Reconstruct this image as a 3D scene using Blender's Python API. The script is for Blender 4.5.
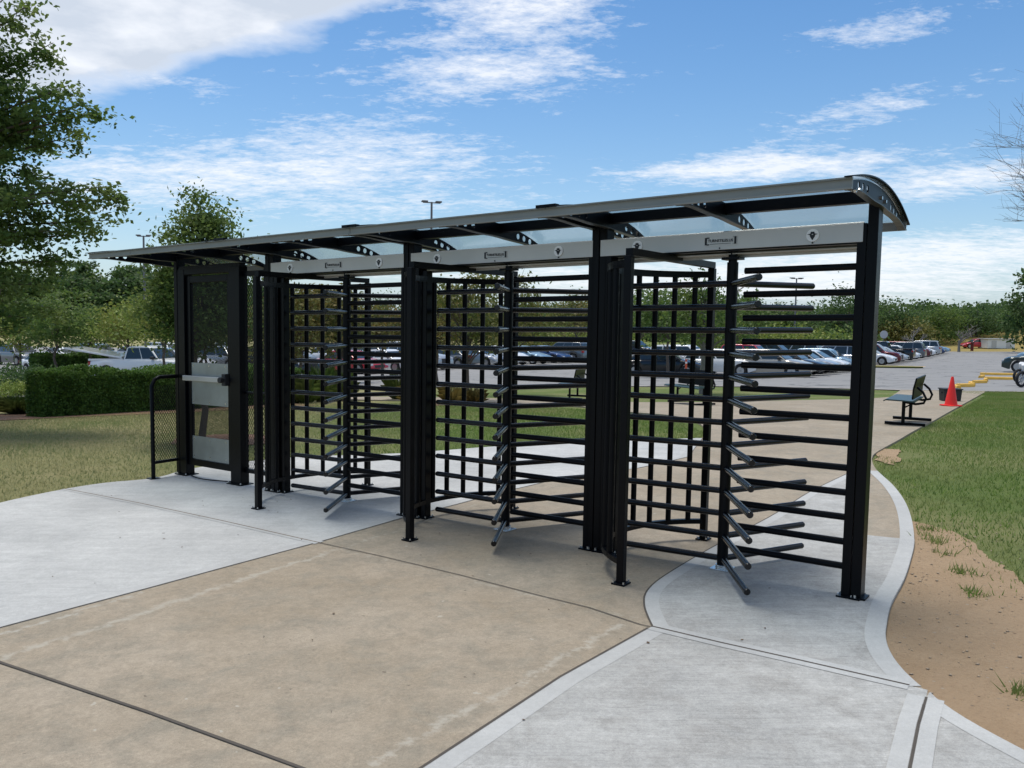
import bpy, bmesh, math, random
import numpy as np
from mathutils import Vector, Matrix
from math import tanh, radians, sin, cos, pi
C = bpy.context.scene.collection
scene = bpy.context.scene
for o in list(bpy.data.objects): bpy.data.objects.remove(o)

# ------------------------------------------------------------------ camera
cam_d = bpy.data.cameras.new('camera'); cam = bpy.data.objects.new('camera', cam_d); C.objects.link(cam)
cam_d.sensor_width = 36.0; cam_d.lens = 839.114/1024*36.0; cam_d.clip_start = 0.05; cam_d.clip_end = 3000
cam.matrix_world = Matrix(((0.99988298, -0.01529771, 0.0, 0), (0.0011836, 0.07736184, -0.99700238, 0),
                           (0.01525185, 0.99688571, 0.07737089, 1.62), (0, 0, 0, 1)))
scene.camera = cam
scene.render.resolution_x = 1024; scene.render.resolution_y = 768

# ------------------------------------------------------------------ world: sky + clouds
SUN_EL, SUN_AZ = radians(75), radians(-32)      # azimuth from +Y towards +X
world = bpy.data.worlds.new('World'); scene.world = world; world.use_nodes = True
wt = world.node_tree; wt.nodes.clear()
def N(t, kind, **kw):
    n = t.nodes.new(kind)
    for k, v in kw.items(): setattr(n, k, v)
    return n
def mth(t, op, a, b=None, c=None, clamp=False):
    n = t.nodes.new('ShaderNodeMath'); n.operation = op; n.use_clamp = clamp
    for i, v in enumerate((a, b, c)):
        if v is None: continue
        if isinstance(v, (int, float)): n.inputs[i].default_value = v
        else: t.links.new(v, n.inputs[i])
    return n.outputs[0]
def mix(t, fac, a, b):
    n = t.nodes.new('ShaderNodeMix'); n.data_type = 'RGBA'
    for s, v in ((n.inputs[0], fac), (n.inputs[6], a), (n.inputs[7], b)):
        if isinstance(v, (int, float)): s.default_value = v
        elif isinstance(v, tuple): s.default_value = (*v, 1) if len(v) == 3 else v
        else: t.links.new(v, s)
    return n.outputs[2]
def ramp(t, fac, stops):
    n = t.nodes.new('ShaderNodeValToRGB'); cr = n.color_ramp
    while len(cr.elements) < len(stops): cr.elements.new(0.5)
    for e, (p, c) in zip(cr.elements, stops):
        e.position = p; e.color = (*c, 1) if isinstance(c, tuple) else (c, c, c, 1)
    t.links.new(fac, n.inputs[0]); return n.outputs[0]
def noise(t, vec, scale, detail=4, rough=0.55, dist=0.0):
    n = t.nodes.new('ShaderNodeTexNoise'); n.inputs['Scale'].default_value = scale
    n.inputs['Detail'].default_value = detail; n.inputs['Roughness'].default_value = rough
    n.inputs['Distortion'].default_value = dist
    if vec is not None: t.links.new(vec, n.inputs['Vector'])
    return n.outputs[0]
def mapping(t, vec, scale=(1, 1, 1), rot=(0, 0, 0), loc=(0, 0, 0)):
    n = t.nodes.new('ShaderNodeMapping'); n.inputs['Scale'].default_value = scale
    n.inputs['Rotation'].default_value = rot; n.inputs['Location'].default_value = loc
    t.links.new(vec, n.inputs['Vector']); return n.outputs[0]
sky = N(wt, 'ShaderNodeTexSky', sky_type='NISHITA', sun_disc=False, sun_elevation=SUN_EL, sun_rotation=SUN_AZ)
sky.air_density = 1.0; sky.dust_density = 0.6; sky.ozone_density = 2.2
tc = N(wt, 'ShaderNodeTexCoord'); sep = N(wt, 'ShaderNodeSeparateXYZ'); wt.links.new(tc.outputs['Generated'], sep.inputs[0])
X, Y, Z = sep.outputs
az = mth(wt, 'MULTIPLY', mth(wt, 'ARCTAN2', X, Y), 180/pi)            # degrees, + = right of the view axis
el = mth(wt, 'MULTIPLY', mth(wt, 'ARCSINE', Z), 180/pi)
def blob(a0, e0, sa, se, rot, amp):
    da = mth(wt, 'SUBTRACT', az, a0); de = mth(wt, 'SUBTRACT', el, e0)
    c, s = cos(radians(rot)), sin(radians(rot))
    p = mth(wt, 'ADD', mth(wt, 'MULTIPLY', da, c/sa), mth(wt, 'MULTIPLY', de, s/sa))
    q = mth(wt, 'ADD', mth(wt, 'MULTIPLY', da, -s/se), mth(wt, 'MULTIPLY', de, c/se))
    d = mth(wt, 'ADD', mth(wt, 'MULTIPLY', p, p), mth(wt, 'MULTIPLY', q, q))
    return mth(wt, 'MULTIPLY', mth(wt, 'EXPONENT', mth(wt, 'MULTIPLY', d, -1.0)), amp)
def addup(l):
    r = l[0]
    for x in l[1:]: r = mth(wt, 'ADD', r, x)
    return r
# sheet coordinates at a constant cloud height, so clouds flatten towards the horizon
zz = mth(wt, 'ADD', mth(wt, 'MAXIMUM', Z, 0.0), 0.13)
cmb = N(wt, 'ShaderNodeCombineXYZ')
wt.links.new(mth(wt, 'DIVIDE', X, zz), cmb.inputs[0]); wt.links.new(mth(wt, 'DIVIDE', Y, zz), cmb.inputs[1])
P = cmb.outputs[0]
n_big = noise(wt, P, 1.7, 8, 0.58, 0.25)
n_f1 = noise(wt, mapping(wt, P, (1.0, 1.7, 1), (0, 0, 0.5)), 5.0, 9, 0.68, 0.25); n_f2 = noise(wt, mapping(wt, P, (1.0, 1.5, 1), (0, 0, 0.9)), 19.0, 5, 0.7, 0.15)
n_fine = mth(wt, 'ADD', mth(wt, 'MULTIPLY', n_f1, 0.62), mth(wt, 'MULTIPLY', n_f2, 0.38))
n_shade = noise(wt, mapping(wt, P, (1, 1, 1), (0, 0, 0), (3, 7, 1)), 2.4, 6, 0.55, 0.1)
# the thick bank, upper left, plus unseen overhead cloud added to raise ambient light
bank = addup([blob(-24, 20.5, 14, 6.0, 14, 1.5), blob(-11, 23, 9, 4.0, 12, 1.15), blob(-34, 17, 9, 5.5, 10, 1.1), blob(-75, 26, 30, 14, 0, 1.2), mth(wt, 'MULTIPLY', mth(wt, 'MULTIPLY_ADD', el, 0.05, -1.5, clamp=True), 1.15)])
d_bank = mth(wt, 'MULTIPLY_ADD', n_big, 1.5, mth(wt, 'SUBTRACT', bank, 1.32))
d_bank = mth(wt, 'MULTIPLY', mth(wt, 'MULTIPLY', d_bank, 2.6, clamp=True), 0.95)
# thin rippled and streaked cloud
wisp = addup([blob(0, 20.0, 9, 2.8, 8, 0.54), blob(6, 22.5, 6, 2.6, 20, 0.30), blob(-2, 15.6, 10, 1.8, 2, 0.52), blob(-9, 11.2, 10, 2.0, -3, 0.46), blob(-16, 9.0, 12, 1.6, 0, 0.38),
              blob(23, 17.6, 6, 1.3, 8, 0.45), blob(22, 13.0, 7, 1.2, 9, 0.45), blob(31, 19.6, 2, 0.5, 15, 0.4), blob(-22, 14.0, 4, 0.8, 0, 0.34),
              blob(16, 9.9, 9.5, 1.0, 2, 0.75), blob(28, 8.6, 9, 1.1, 4, 0.62), blob(-26, 7.5, 13, 2.2, 3, 0.38), blob(27, 4.4, 12, 1.5, 2, 0.62), blob(18, 2.2, 18, 1.0, 0, 0.5), blob(4, 3.2, 20, 1.5, 0, 0.45),
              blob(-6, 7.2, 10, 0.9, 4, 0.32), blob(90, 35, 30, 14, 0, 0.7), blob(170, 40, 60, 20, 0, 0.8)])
d_wisp = mth(wt, 'MULTIPLY_ADD', n_fine, 1.9, mth(wt, 'SUBTRACT', mth(wt, 'MINIMUM', wisp, 0.72), 1.22))
d_wisp = mth(wt, 'MULTIPLY', mth(wt, 'MULTIPLY', d_wisp, 2.1, clamp=True), 0.85)
haze_f = mth(wt, 'MULTIPLY', mth(wt, 'EXPONENT', mth(wt, 'MULTIPLY', mth(wt, 'MAXIMUM', el, 0.0), -1/9.0)), 0.55)
# colours are physical sky radiance before the 0.1 background strength
skyc = N(wt, 'ShaderNodeHueSaturation'); skyc.inputs['Saturation'].default_value = 1.3; skyc.inputs['Value'].default_value = 1.0
wt.links.new(sky.outputs[0], skyc.inputs['Color'])
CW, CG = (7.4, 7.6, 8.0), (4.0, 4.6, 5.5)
base = mix(wt, haze_f, skyc.outputs[0], (3.3, 4.8, 6.8))
lit = ramp(wt, n_shade, [(0.46, (0.0, 0.0, 0.0)), (0.72, (1, 1, 1))])
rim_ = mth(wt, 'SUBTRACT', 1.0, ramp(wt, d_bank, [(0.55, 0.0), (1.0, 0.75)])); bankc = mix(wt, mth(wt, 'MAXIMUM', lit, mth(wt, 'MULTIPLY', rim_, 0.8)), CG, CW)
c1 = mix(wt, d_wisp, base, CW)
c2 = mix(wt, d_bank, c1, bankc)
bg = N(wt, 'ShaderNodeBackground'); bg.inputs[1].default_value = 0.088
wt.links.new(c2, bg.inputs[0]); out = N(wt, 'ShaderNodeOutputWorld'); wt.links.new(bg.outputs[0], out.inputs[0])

sun_d = bpy.data.lights.new('sun', 'SUN'); sun_d.energy = 2.0; sun_d.angle = radians(20); sun_d.color = (1.0, 0.95, 0.88)
sun = bpy.data.objects.new('sun', sun_d); C.objects.link(sun)
sdir = Vector((sin(SUN_AZ)*cos(SUN_EL), cos(SUN_AZ)*cos(SUN_EL), sin(SUN_EL)))
sun.rotation_euler = sdir.to_track_quat('Z', 'Y').to_euler(); sun.location = (0, 0, 30)
scene.view_settings.view_transform = 'Standard'; scene.view_settings.look = 'None'
scene.view_settings.exposure = 0.62; scene.view_settings.gamma = 1.0; scene.view_settings.use_curve_mapping = False
scene.render.engine = 'CYCLES'
scene.cycles.max_bounces = 8; scene.cycles.transparent_max_bounces = 16

# ------------------------------------------------------------------ terrain
OX, OY, YAW, HS = 2.0738, 4.8806, 0.634644, -0.0167026
UD = (-cos(YAW), sin(YAW)); VD = (sin(YAW), cos(YAW))
def sst(x):
    x = max(0.0, min(1.0, x)); return x*x*(3-2*x)
def T(x, y):
    u = (x-OX)*UD[0]+(y-OY)*UD[1]; uc = 60*tanh(u/60)
    s = max(0.0, y-12); drop = (1+0.35*sst(-x/25))*1.6*tanh(0.042*(s*s/(s+4) if s > 0 else 0)/1.6)
    bank = 5.5*sst((y-118)/45)*sst((x-58)/45)
    return HS*uc-drop+bank
def UV(u, v): return (OX+u*UD[0]+v*VD[0], OY+u*UD[1]+v*VD[1])

# ------------------------------------------------------------------ materials
def mat(name):
    m = bpy.data.materials.new(name); m.use_nodes = True; t = m.node_tree
    b = t.nodes['Principled BSDF']; return m, t, b
def simple(name, col, rough=0.5, metal=0.0, spec=0.5, coat=0.0, var=0.0, vscale=8, bump=0.0, bscale=60):
    m, t, b = mat(name)
    b.inputs['Base Color'].default_value = (*col, 1); b.inputs['Roughness'].default_value = rough
    b.inputs['Metallic'].default_value = metal; b.inputs['Specular IOR Level'].default_value = spec
    b.inputs['Coat Weight'].default_value = coat; b.inputs['Coat Roughness'].default_value = 0.08
    tcn = N(t, 'ShaderNodeTexCoord')
    if var:
        n = noise(t, tcn.outputs['Object'], vscale, 5)
        c = mix(t, n, tuple(x*(1-var) for x in col), tuple(min(1, x*(1+var)) for x in col)); t.links.new(c, b.inputs['Base Color'])
        r = mth(t, 'MULTIPLY_ADD', n, 0.3*var+0.1, rough-0.5*(0.3*var+0.1)); t.links.new(r, b.inputs['Roughness'])
    if bump:
        bn = N(t, 'ShaderNodeBump'); bn.inputs['Strength'].default_value = bump; bn.inputs['Distance'].default_value = 0.002
        t.links.new(noise(t, tcn.outputs['Object'], bscale, 3), bn.inputs['Height']); t.links.new(bn.outputs[0], b.inputs['Normal'])
    return m
M = {}
M['black'] = simple('black_powder_coat', (0.0016, 0.0020, 0.0034), 0.36, spec=0.15, var=0.3, vscale=3, bump=0.15, bscale=900)
M['arm'] = simple('black_arm_tube', (0.003, 0.0035, 0.005), 0.24, spec=0.38, var=0.2, vscale=6)
M['alu'] = simple('dull_aluminium', (0.27, 0.26, 0.23), 0.45, metal=0.5, var=0.25, vscale=2.5)
M['flange'] = simple('grey_rib_flange', (0.06, 0.058, 0.052), 0.4, metal=0.2, var=0.25, vscale=4)
M['steel'] = simple('brushed_stainless', (0.5, 0.49, 0.47), 0.38, metal=0.45, var=0.2, vscale=2)
M['steel_plate'] = simple('worn_steel_plate', (0.34, 0.36, 0.36), 0.42, metal=0.75, var=0.3, vscale=5)
M['shiny'] = simple('shiny_steel_base', (0.7, 0.7, 0.68), 0.25, metal=0.9)
M['white'] = simple('white_enamel', (0.75, 0.76, 0.76), 0.4)
M['ink'] = simple('black_ink', (0.006, 0.007, 0.012), 0.5)
M['orange'] = simple('safety_orange', (0.85, 0.02, 0.012), 0.5, var=0.1)
M['stake'] = simple('orange_stake', (0.6, 0.09, 0.03), 0.6)
M['yellow'] = simple('faded_yellow_paint', (0.72, 0.42, 0.07), 0.7, var=0.3, vscale=6)
M['green_seat'] = simple('green_plastisol', (0.008, 0.035, 0.034), 0.35, spec=0.6)
M['tyre'] = simple('tyre_rubber', (0.012, 0.012, 0.013), 0.8)
M['rim'] = simple('wheel_rim', (0.45, 0.46, 0.48), 0.3, metal=0.8)
M['glass'] = simple('car_glass', (0.02, 0.028, 0.03), 0.06, spec=0.8)
M['tail'] = simple('tail_lamp_red', (0.35, 0.01, 0.01), 0.2, coat=0.5)
M['lamp'] = simple('headlamp_clear', (0.6, 0.62, 0.65), 0.1, coat=0.8)
M['trim'] = simple('dark_trim', (0.02, 0.02, 0.022), 0.6)
M['pole'] = simple('lamp_pole_grey', (0.16, 0.15, 0.15), 0.5, metal=0.3)
M['signwhite'] = simple('sign_back', (0.5, 0.5, 0.5), 0.5, metal=0.3)
M['bark'] = simple('bark', (0.11, 0.085, 0.065), 0.9, var=0.45, vscale=9, bump=1.0, bscale=25)
M['greybark'] = simple('grey_bark', (0.2, 0.18, 0.16), 0.9, var=0.4, vscale=9, bump=1.0, bscale=25)
M['mulch'] = simple('mulch', (0.16, 0.09, 0.055), 0.95, var=0.5, vscale=14, bump=1, bscale=40)
def paint(name, col, metal=0.4): return simple(name, col, 0.3, metal=metal, coat=0.7)
PAINTS = {'white': paint('white_paint', (0.72, 0.73, 0.74), 0.0), 'silver': paint('silver_paint', (0.42, 0.44, 0.46)),
          'grey': paint('grey_paint', (0.13, 0.14, 0.15)), 'black': paint('black_paint', (0.008, 0.009, 0.011)),
          'blue': paint('blue_paint', (0.02, 0.055, 0.16)), 'light blue': paint('pale_blue_paint', (0.25, 0.38, 0.48)),
          'red': paint('red_paint', (0.45, 0.015, 0.03), 0.1), 'maroon': paint('maroon_paint', (0.13, 0.012, 0.015)),
          'champagne': paint('champagne_paint', (0.36, 0.34, 0.30)), 'dark green': paint('green_paint', (0.02, 0.035, 0.03))}
def roofpanel():
    m, t, b = mat('smoked_polycarbonate'); t.nodes.remove(b)
    tr = N(t, 'ShaderNodeBsdfTransparent'); tr.inputs[0].default_value = (0.88, 0.91, 0.92, 1)
    gl = N(t, 'ShaderNodeBsdfGlossy'); gl.inputs['Roughness'].default_value = 0.12; gl.inputs[0].default_value = (0.8, 0.8, 0.8, 1)
    df = N(t, 'ShaderNodeBsdfDiffuse'); df.inputs[0].default_value = (0.35, 0.38, 0.38, 1)
    lw = N(t, 'ShaderNodeFresnel'); lw.inputs[0].default_value = 1.35
    m1 = N(t, 'ShaderNodeMixShader'); t.links.new(mth(t, 'MULTIPLY', lw.outputs[0], 0.35), m1.inputs[0]); t.links.new(tr.outputs[0], m1.inputs[1]); t.links.new(gl.outputs[0], m1.inputs[2])
    m2 = N(t, 'ShaderNodeMixShader'); m2.inputs[0].default_value = 0.07; t.links.new(m1.outputs[0], m2.inputs[1]); t.links.new(df.outputs[0], m2.inputs[2])
    t.links.new(m2.outputs[0], t.nodes['Material Output'].inputs[0]); return m
M['roof'] = roofpanel()
def wpos(t): return N(t, 'ShaderNodeNewGeometry').outputs['Position']
def bumpto(t, b, h, strength, dist):
    bn = N(t, 'ShaderNodeBump'); bn.inputs['Strength'].default_value = strength; bn.inputs['Distance'].default_value = dist
    t.links.new(h, bn.inputs['Height']); t.links.new(bn.outputs[0], b.inputs['Normal'])
def concrete(name, c_lo, c_hi, broom=0.0, ang=0.0, stain=None, spots=False, speck=0.2, streaks=()):
    m, t, b = mat(name); p = wpos(t); b.inputs['Roughness'].default_value = 0.85; b.inputs['Specular IOR Level'].default_value = 0.25
    n1 = noise(t, p, 0.9, 8, 0.62, 0.3); n2 = noise(t, p, 60, 5, 0.75); n3 = noise(t, p, 4, 8, 0.7, 0.5); n4 = noise(t, p, 210, 3, 0.7); n5 = noise(t, p, 16, 6, 0.7, 0.3)
    c = mix(t, ramp(t, n1, [(0.36, 0.0), (0.64, 1.0)]), c_lo, c_hi)
    if stain is not None:
        c = mix(t, ramp(t, n3, [(0.46, 0.0), (0.66, 0.85)]), c, stain)
    f = mth(t, 'MULTIPLY_ADD', n2, speck*2.4, 1-speck*1.2)
    f = mth(t, 'MULTIPLY', f, mth(t, 'MULTIPLY_ADD', n4, speck*2.8, 1-speck*1.4))
    f = mth(t, 'MULTIPLY', f, mth(t, 'MULTIPLY_ADD', n5, speck*2.0, 1-speck*1.0))
    if broom:
        wp = N(t, 'ShaderNodeVectorMath', operation='MULTIPLY_ADD'); nn = N(t, 'ShaderNodeTexNoise'); nn.inputs['Scale'].default_value = 1.3; nn.inputs['Detail'].default_value = 3; t.links.new(p, nn.inputs['Vector'])
        t.links.new(nn.outputs['Color'], wp.inputs[0]); wp.inputs[1].default_value = (0.10, 0.10, 0); t.links.new(p, wp.inputs[2])
        br = noise(t, mapping(t, wp.outputs[0], (2.5, 95, 1), (0, 0, ang)), 1.0, 4, 0.65)
        br2 = noise(t, mapping(t, wp.outputs[0], (0.9, 11, 1), (0, 0, ang)), 1.0, 6, 0.7)
        f = mth(t, 'MULTIPLY', f, mth(t, 'MULTIPLY_ADD', br, broom*1.9, 1-broom*0.95)); f = mth(t, 'MULTIPLY', f, mth(t, 'MULTIPLY_ADD', br2, broom*1.5, 1-broom*0.75))
    vm = N(t, 'ShaderNodeVectorMath', operation='SCALE'); t.links.new(c, vm.inputs[0]); t.links.new(f, vm.inputs['Scale']); c = vm.outputs[0]
    sx_ = N(t, 'ShaderNodeSeparateXYZ'); t.links.new(p, sx_.inputs[0])
    for (x0, y0, x1, y1, w, col, th) in streaks:      # worn mortar along a line, broken up by noise
        L_ = math.hypot(x1-x0, y1-y0); dx, dy = (x1-x0)/L_, (y1-y0)/L_
        a_ = mth(t, 'SUBTRACT', sx_.outputs[0], x0); b2 = mth(t, 'SUBTRACT', sx_.outputs[1], y0)
        al = mth(t, 'ADD', mth(t, 'MULTIPLY', a_, dx), mth(t, 'MULTIPLY', b2, dy)); ac = mth(t, 'ADD', mth(t, 'MULTIPLY', a_, -dy), mth(t, 'MULTIPLY', b2, dx))
        ac = mth(t, 'ADD', ac, mth(t, 'MULTIPLY_ADD', n3, 0.22, -0.11))
        k = mth(t, 'SUBTRACT', 1.0, mth(t, 'DIVIDE', mth(t, 'ABSOLUTE', ac), w), clamp=True)
        e = mth(t, 'MULTIPLY', mth(t, 'GREATER_THAN', al, 0.0), mth(t, 'LESS_THAN', al, L_))
        q = mth(t, 'MULTIPLY', mth(t, 'MULTIPLY', mth(t, 'SUBTRACT', mth(t, 'ADD', mth(t, 'MULTIPLY', k, 0.5), mth(t, 'MULTIPLY', n5, 0.9)), th), 5.0, clamp=True), mth(t, 'MULTIPLY', e, mth(t, 'MULTIPLY', k, 3.0, clamp=True)))
        c = mix(t, mth(t, 'MULTIPLY', q, 0.62), c, col)
    if spots:
        for sc, th, col, se in ((1.9, 0.05, (0.045, 0.04, 0.035), 0.0), (4.5, 0.028, (0.07, 0.06, 0.05), 3.3), (8.0, 0.035, (0.42, 0.39, 0.33), 8.1), (1.7, 0.035, (0.33, 0.2, 0.09), 5.2), (13.0, 0.022, (0.11, 0.09, 0.07), 1.7)):
            v = N(t, 'ShaderNodeTexVoronoi'); v.inputs['Scale'].default_value = sc; v.inputs['Randomness'].default_value = 1
            wob = N(t, 'ShaderNodeVectorMath', operation='MULTIPLY_ADD'); nn = N(t, 'ShaderNodeTexNoise'); nn.inputs['Scale'].default_value = 30; t.links.new(p, nn.inputs['Vector'])
            t.links.new(nn.outputs['Color'], wob.inputs[0]); wob.inputs[1].default_value = (0.05, 0.05, 0); t.links.new(mapping(t, p, loc=(se, se, 0)), wob.inputs[2])
            t.links.new(wob.outputs[0], v.inputs['Vector'])
            vc = N(t, 'ShaderNodeSeparateColor'); t.links.new(v.outputs['Color'], vc.inputs[0])
            rad = mth(t, 'MULTIPLY', mth(t, 'MAXIMUM', mth(t, 'SUBTRACT', vc.outputs[0], 0.6), 0.0), th*sc)
            k = mth(t, 'MULTIPLY', mth(t, 'SUBTRACT', rad, v.outputs['Distance']), 30.0, clamp=True)
            c = mix(t, mth(t, 'MULTIPLY', k, 0.7), c, col)
    t.links.new(c, b.inputs['Base Color'])
    h = mth(t, 'ADD', mth(t, 'ADD', n2, n4), mth(t, 'MULTIPLY', n5, 0.8))
    if broom: h = mth(t, 'ADD', h, mth(t, 'MULTIPLY', br, 1.5))
    bumpto(t, b, h, 0.5, 0.004); return m
M['tan'] = concrete('old_tan_concrete', (0.275, 0.23, 0.17), (0.34, 0.29, 0.225), stain=(0.24, 0.215, 0.17), spots=True, speck=0.32, streaks=((-2.55, 3.75, -1.28, 5.86, 0.10, (0.40, 0.375, 0.32), 0.765), (0.62, 4.42, -0.5, 2.95, 0.10, (0.41, 0.385, 0.33), 0.80), (-2.9, 3.85, -2.2, 4.95, 0.08, (0.40, 0.385, 0.34), 0.80), (-1.28, 5.86, -0.3, 7.5, 0.07, (0.38, 0.355, 0.30), 0.84), (-1.3, 6.0, 0.7, 4.5, 0.08, (0.37, 0.345, 0.29), 0.86)))
M['slab'] = concrete('new_grey_concrete', (0.385, 0.39, 0.385), (0.49, 0.495, 0.485), broom=0.2, ang=-0.2, speck=0.22)
M['slab2'] = concrete('broomed_grey_concrete', (0.32, 0.322, 0.312), (0.42, 0.42, 0.405), broom=0.28, ang=0.45, speck=0.3, stain=(0.30, 0.295, 0.28))
M['border'] = concrete('tooled_edge', (0.37, 0.375, 0.37), (0.46, 0.465, 0.455), speck=0.14)
M['tanborder'] = concrete('old_tooled_edge', (0.30, 0.26, 0.21), (0.36, 0.32, 0.26), speck=0.1)
M['streak'] = concrete('pale_patch_mortar', (0.31, 0.275, 0.225), (0.37, 0.335, 0.285), speck=0.2)
M['joint'] = simple('joint_dirt', (0.075, 0.065, 0.055), 0.95, var=0.5, vscale=9)
M['dirtjoint'] = simple('joint_soil', (0.14, 0.10, 0.065), 0.95, var=0.5, vscale=20)
M['walk'] = concrete('pale_walk_concrete', (0.36, 0.31, 0.25), (0.43, 0.375, 0.31), speck=0.1)
def asphalt():
    m, t, b = mat('worn_asphalt'); p = wpos(t); b.inputs['Roughness'].default_value = 0.8
    n1 = noise(t, p, 0.25, 7, 0.65, 0.5); n2 = noise(t, p, 30, 3)
    c = mix(t, n1, (0.175, 0.172, 0.168), (0.285, 0.28, 0.272)); c = mix(t, mth(t, 'MULTIPLY', n2, 0.3), c, (0.2, 0.2, 0.2))
    w = N(t, 'ShaderNodeTexVoronoi', feature='DISTANCE_TO_EDGE'); w.inputs['Scale'].default_value = 0.28
    wob = N(t, 'ShaderNodeVectorMath', operation='MULTIPLY_ADD'); nn = N(t, 'ShaderNodeTexNoise'); nn.inputs['Scale'].default_value = 0.8; t.links.new(p, nn.inputs['Vector'])
    t.links.new(nn.outputs['Color'], wob.inputs[0]); wob.inputs[1].default_value = (2.4, 2.4, 0); t.links.new(p, wob.inputs[2]); t.links.new(wob.outputs[0], w.inputs['Vector'])
    c = mix(t, mth(t, 'MULTIPLY', mth(t, 'LESS_THAN', w.outputs['Distance'], 0.018), 0.55), c, (0.05, 0.05, 0.052))
    t.links.new(c, b.inputs['Base Color']); return m
M['asphalt'] = asphalt()
def lawn():
    m, t, b = mat('lawn_ground'); p = wpos(t); b.inputs['Roughness'].default_value = 0.95; b.inputs['Specular IOR Level'].default_value = 0.15
    s = N(t, 'ShaderNodeSeparateXYZ'); t.links.new(p, s.inputs[0])
    n1 = noise(t, p, 0.45, 6, 0.6, 0.4); n2 = noise(t, p, 9, 6, 0.75); n3 = noise(t, p, 70, 3, 0.7)
    g = mix(t, n2, (0.065, 0.11, 0.025), (0.16, 0.215, 0.06))
    g = mix(t, mth(t, 'MULTIPLY', ramp(t, n3, [(0.4, 0.0), (0.75, 1.0)]), 0.4), g, (0.2, 0.2, 0.09))
    dryf = ramp(t, n1, [(0.42, 0.0), (0.66, 0.75)])
    left = mth(t, 'MULTIPLY', mth(t, 'MULTIPLY_ADD', s.outputs[0], -0.35, -0.8, clamp=True), 0.55)
    g = mix(t, mth(t, 'MINIMUM', mth(t, 'ADD', mth(t, 'MULTIPLY', dryf, 0.6), left), 0.9), g, (0.33, 0.285, 0.15))
    far = mth(t, 'MULTIPLY', mth(t, 'MULTIPLY_ADD', s.outputs[1], 0.05, -4.3, clamp=True), mth(t, 'MULTIPLY_ADD', s.outputs[0], 0.06, -2.0, clamp=True))
    g = mix(t, far, g, mix(t, n1, (0.22, 0.17, 0.055), (0.33, 0.26, 0.10)))
    t.links.new(g, b.inputs['Base Color']); bumpto(t, b, mth(t, 'ADD', n3, n2), 0.9, 0.03); return m
M['lawn'] = lawn()
def dirt():
    m, t, b = mat('bare_orange_soil'); p = wpos(t); b.inputs['Roughness'].default_value = 0.95; b.inputs['Specular IOR Level'].default_value = 0.1
    n1 = noise(t, p, 2.2, 7, 0.65, 0.6); n2 = noise(t, p, 40, 5, 0.75)
    c = mix(t, n1, (0.31, 0.215, 0.13), (0.46, 0.34, 0.225)); c = mix(t, ramp(t, n2, [(0.5, 0.0), (0.85, 0.6)]), c, (0.24, 0.155, 0.095))
    v = N(t, 'ShaderNodeTexVoronoi'); v.inputs['Scale'].default_value = 26; t.links.new(p, v.inputs['Vector'])
    vc = N(t, 'ShaderNodeSeparateColor'); t.links.new(v.outputs['Color'], vc.inputs[0])
    k = mth(t, 'LESS_THAN', v.outputs['Distance'], mth(t, 'MULTIPLY', mth(t, 'MAXIMUM', mth(t, 'SUBTRACT', vc.outputs[0], 0.7), 0.0), 0.9))
    c = mix(t, mth(t, 'MULTIPLY', k, 0.7), c, mix(t, vc.outputs[1], (0.5, 0.42, 0.33), (0.07, 0.05, 0.035)))
    t.links.new(c, b.inputs['Base Color']); bumpto(t, b, mth(t, 'ADD', mth(t, 'MULTIPLY', n1, 2.5), mth(t, 'ADD', n2, k)), 1.0, 0.02); return m
M['dirt'] = dirt()
def leafmat(name, a, b_, c_, trans=0.35, nscale=1.2):
    m, t, b = mat(name); g = N(t, 'ShaderNodeNewGeometry')
    col = mix(t, g.outputs['Random Per Island'], a, b_)
    n = noise(t, g.outputs['Position'], nscale, 3)
    col = mix(t, mth(t, 'MULTIPLY', ramp(t, n, [(0.42, 0.0), (0.68, 1.0)]), 0.7), col, c_)
    t.links.new(col, b.inputs['Base Color']); b.inputs['Roughness'].default_value = 0.55; b.inputs['Specular IOR Level'].default_value = 0.3
    tl = N(t, 'ShaderNodeBsdfTranslucent'); t.links.new(col, tl.inputs[0])
    mx = N(t, 'ShaderNodeMixShader'); mx.inputs[0].default_value = trans
    t.links.new(b.outputs[0], mx.inputs[1]); t.links.new(tl.outputs[0], mx.inputs[2]); t.links.new(mx.outputs[0], t.nodes['Material Output'].inputs[0]); return m
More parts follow.
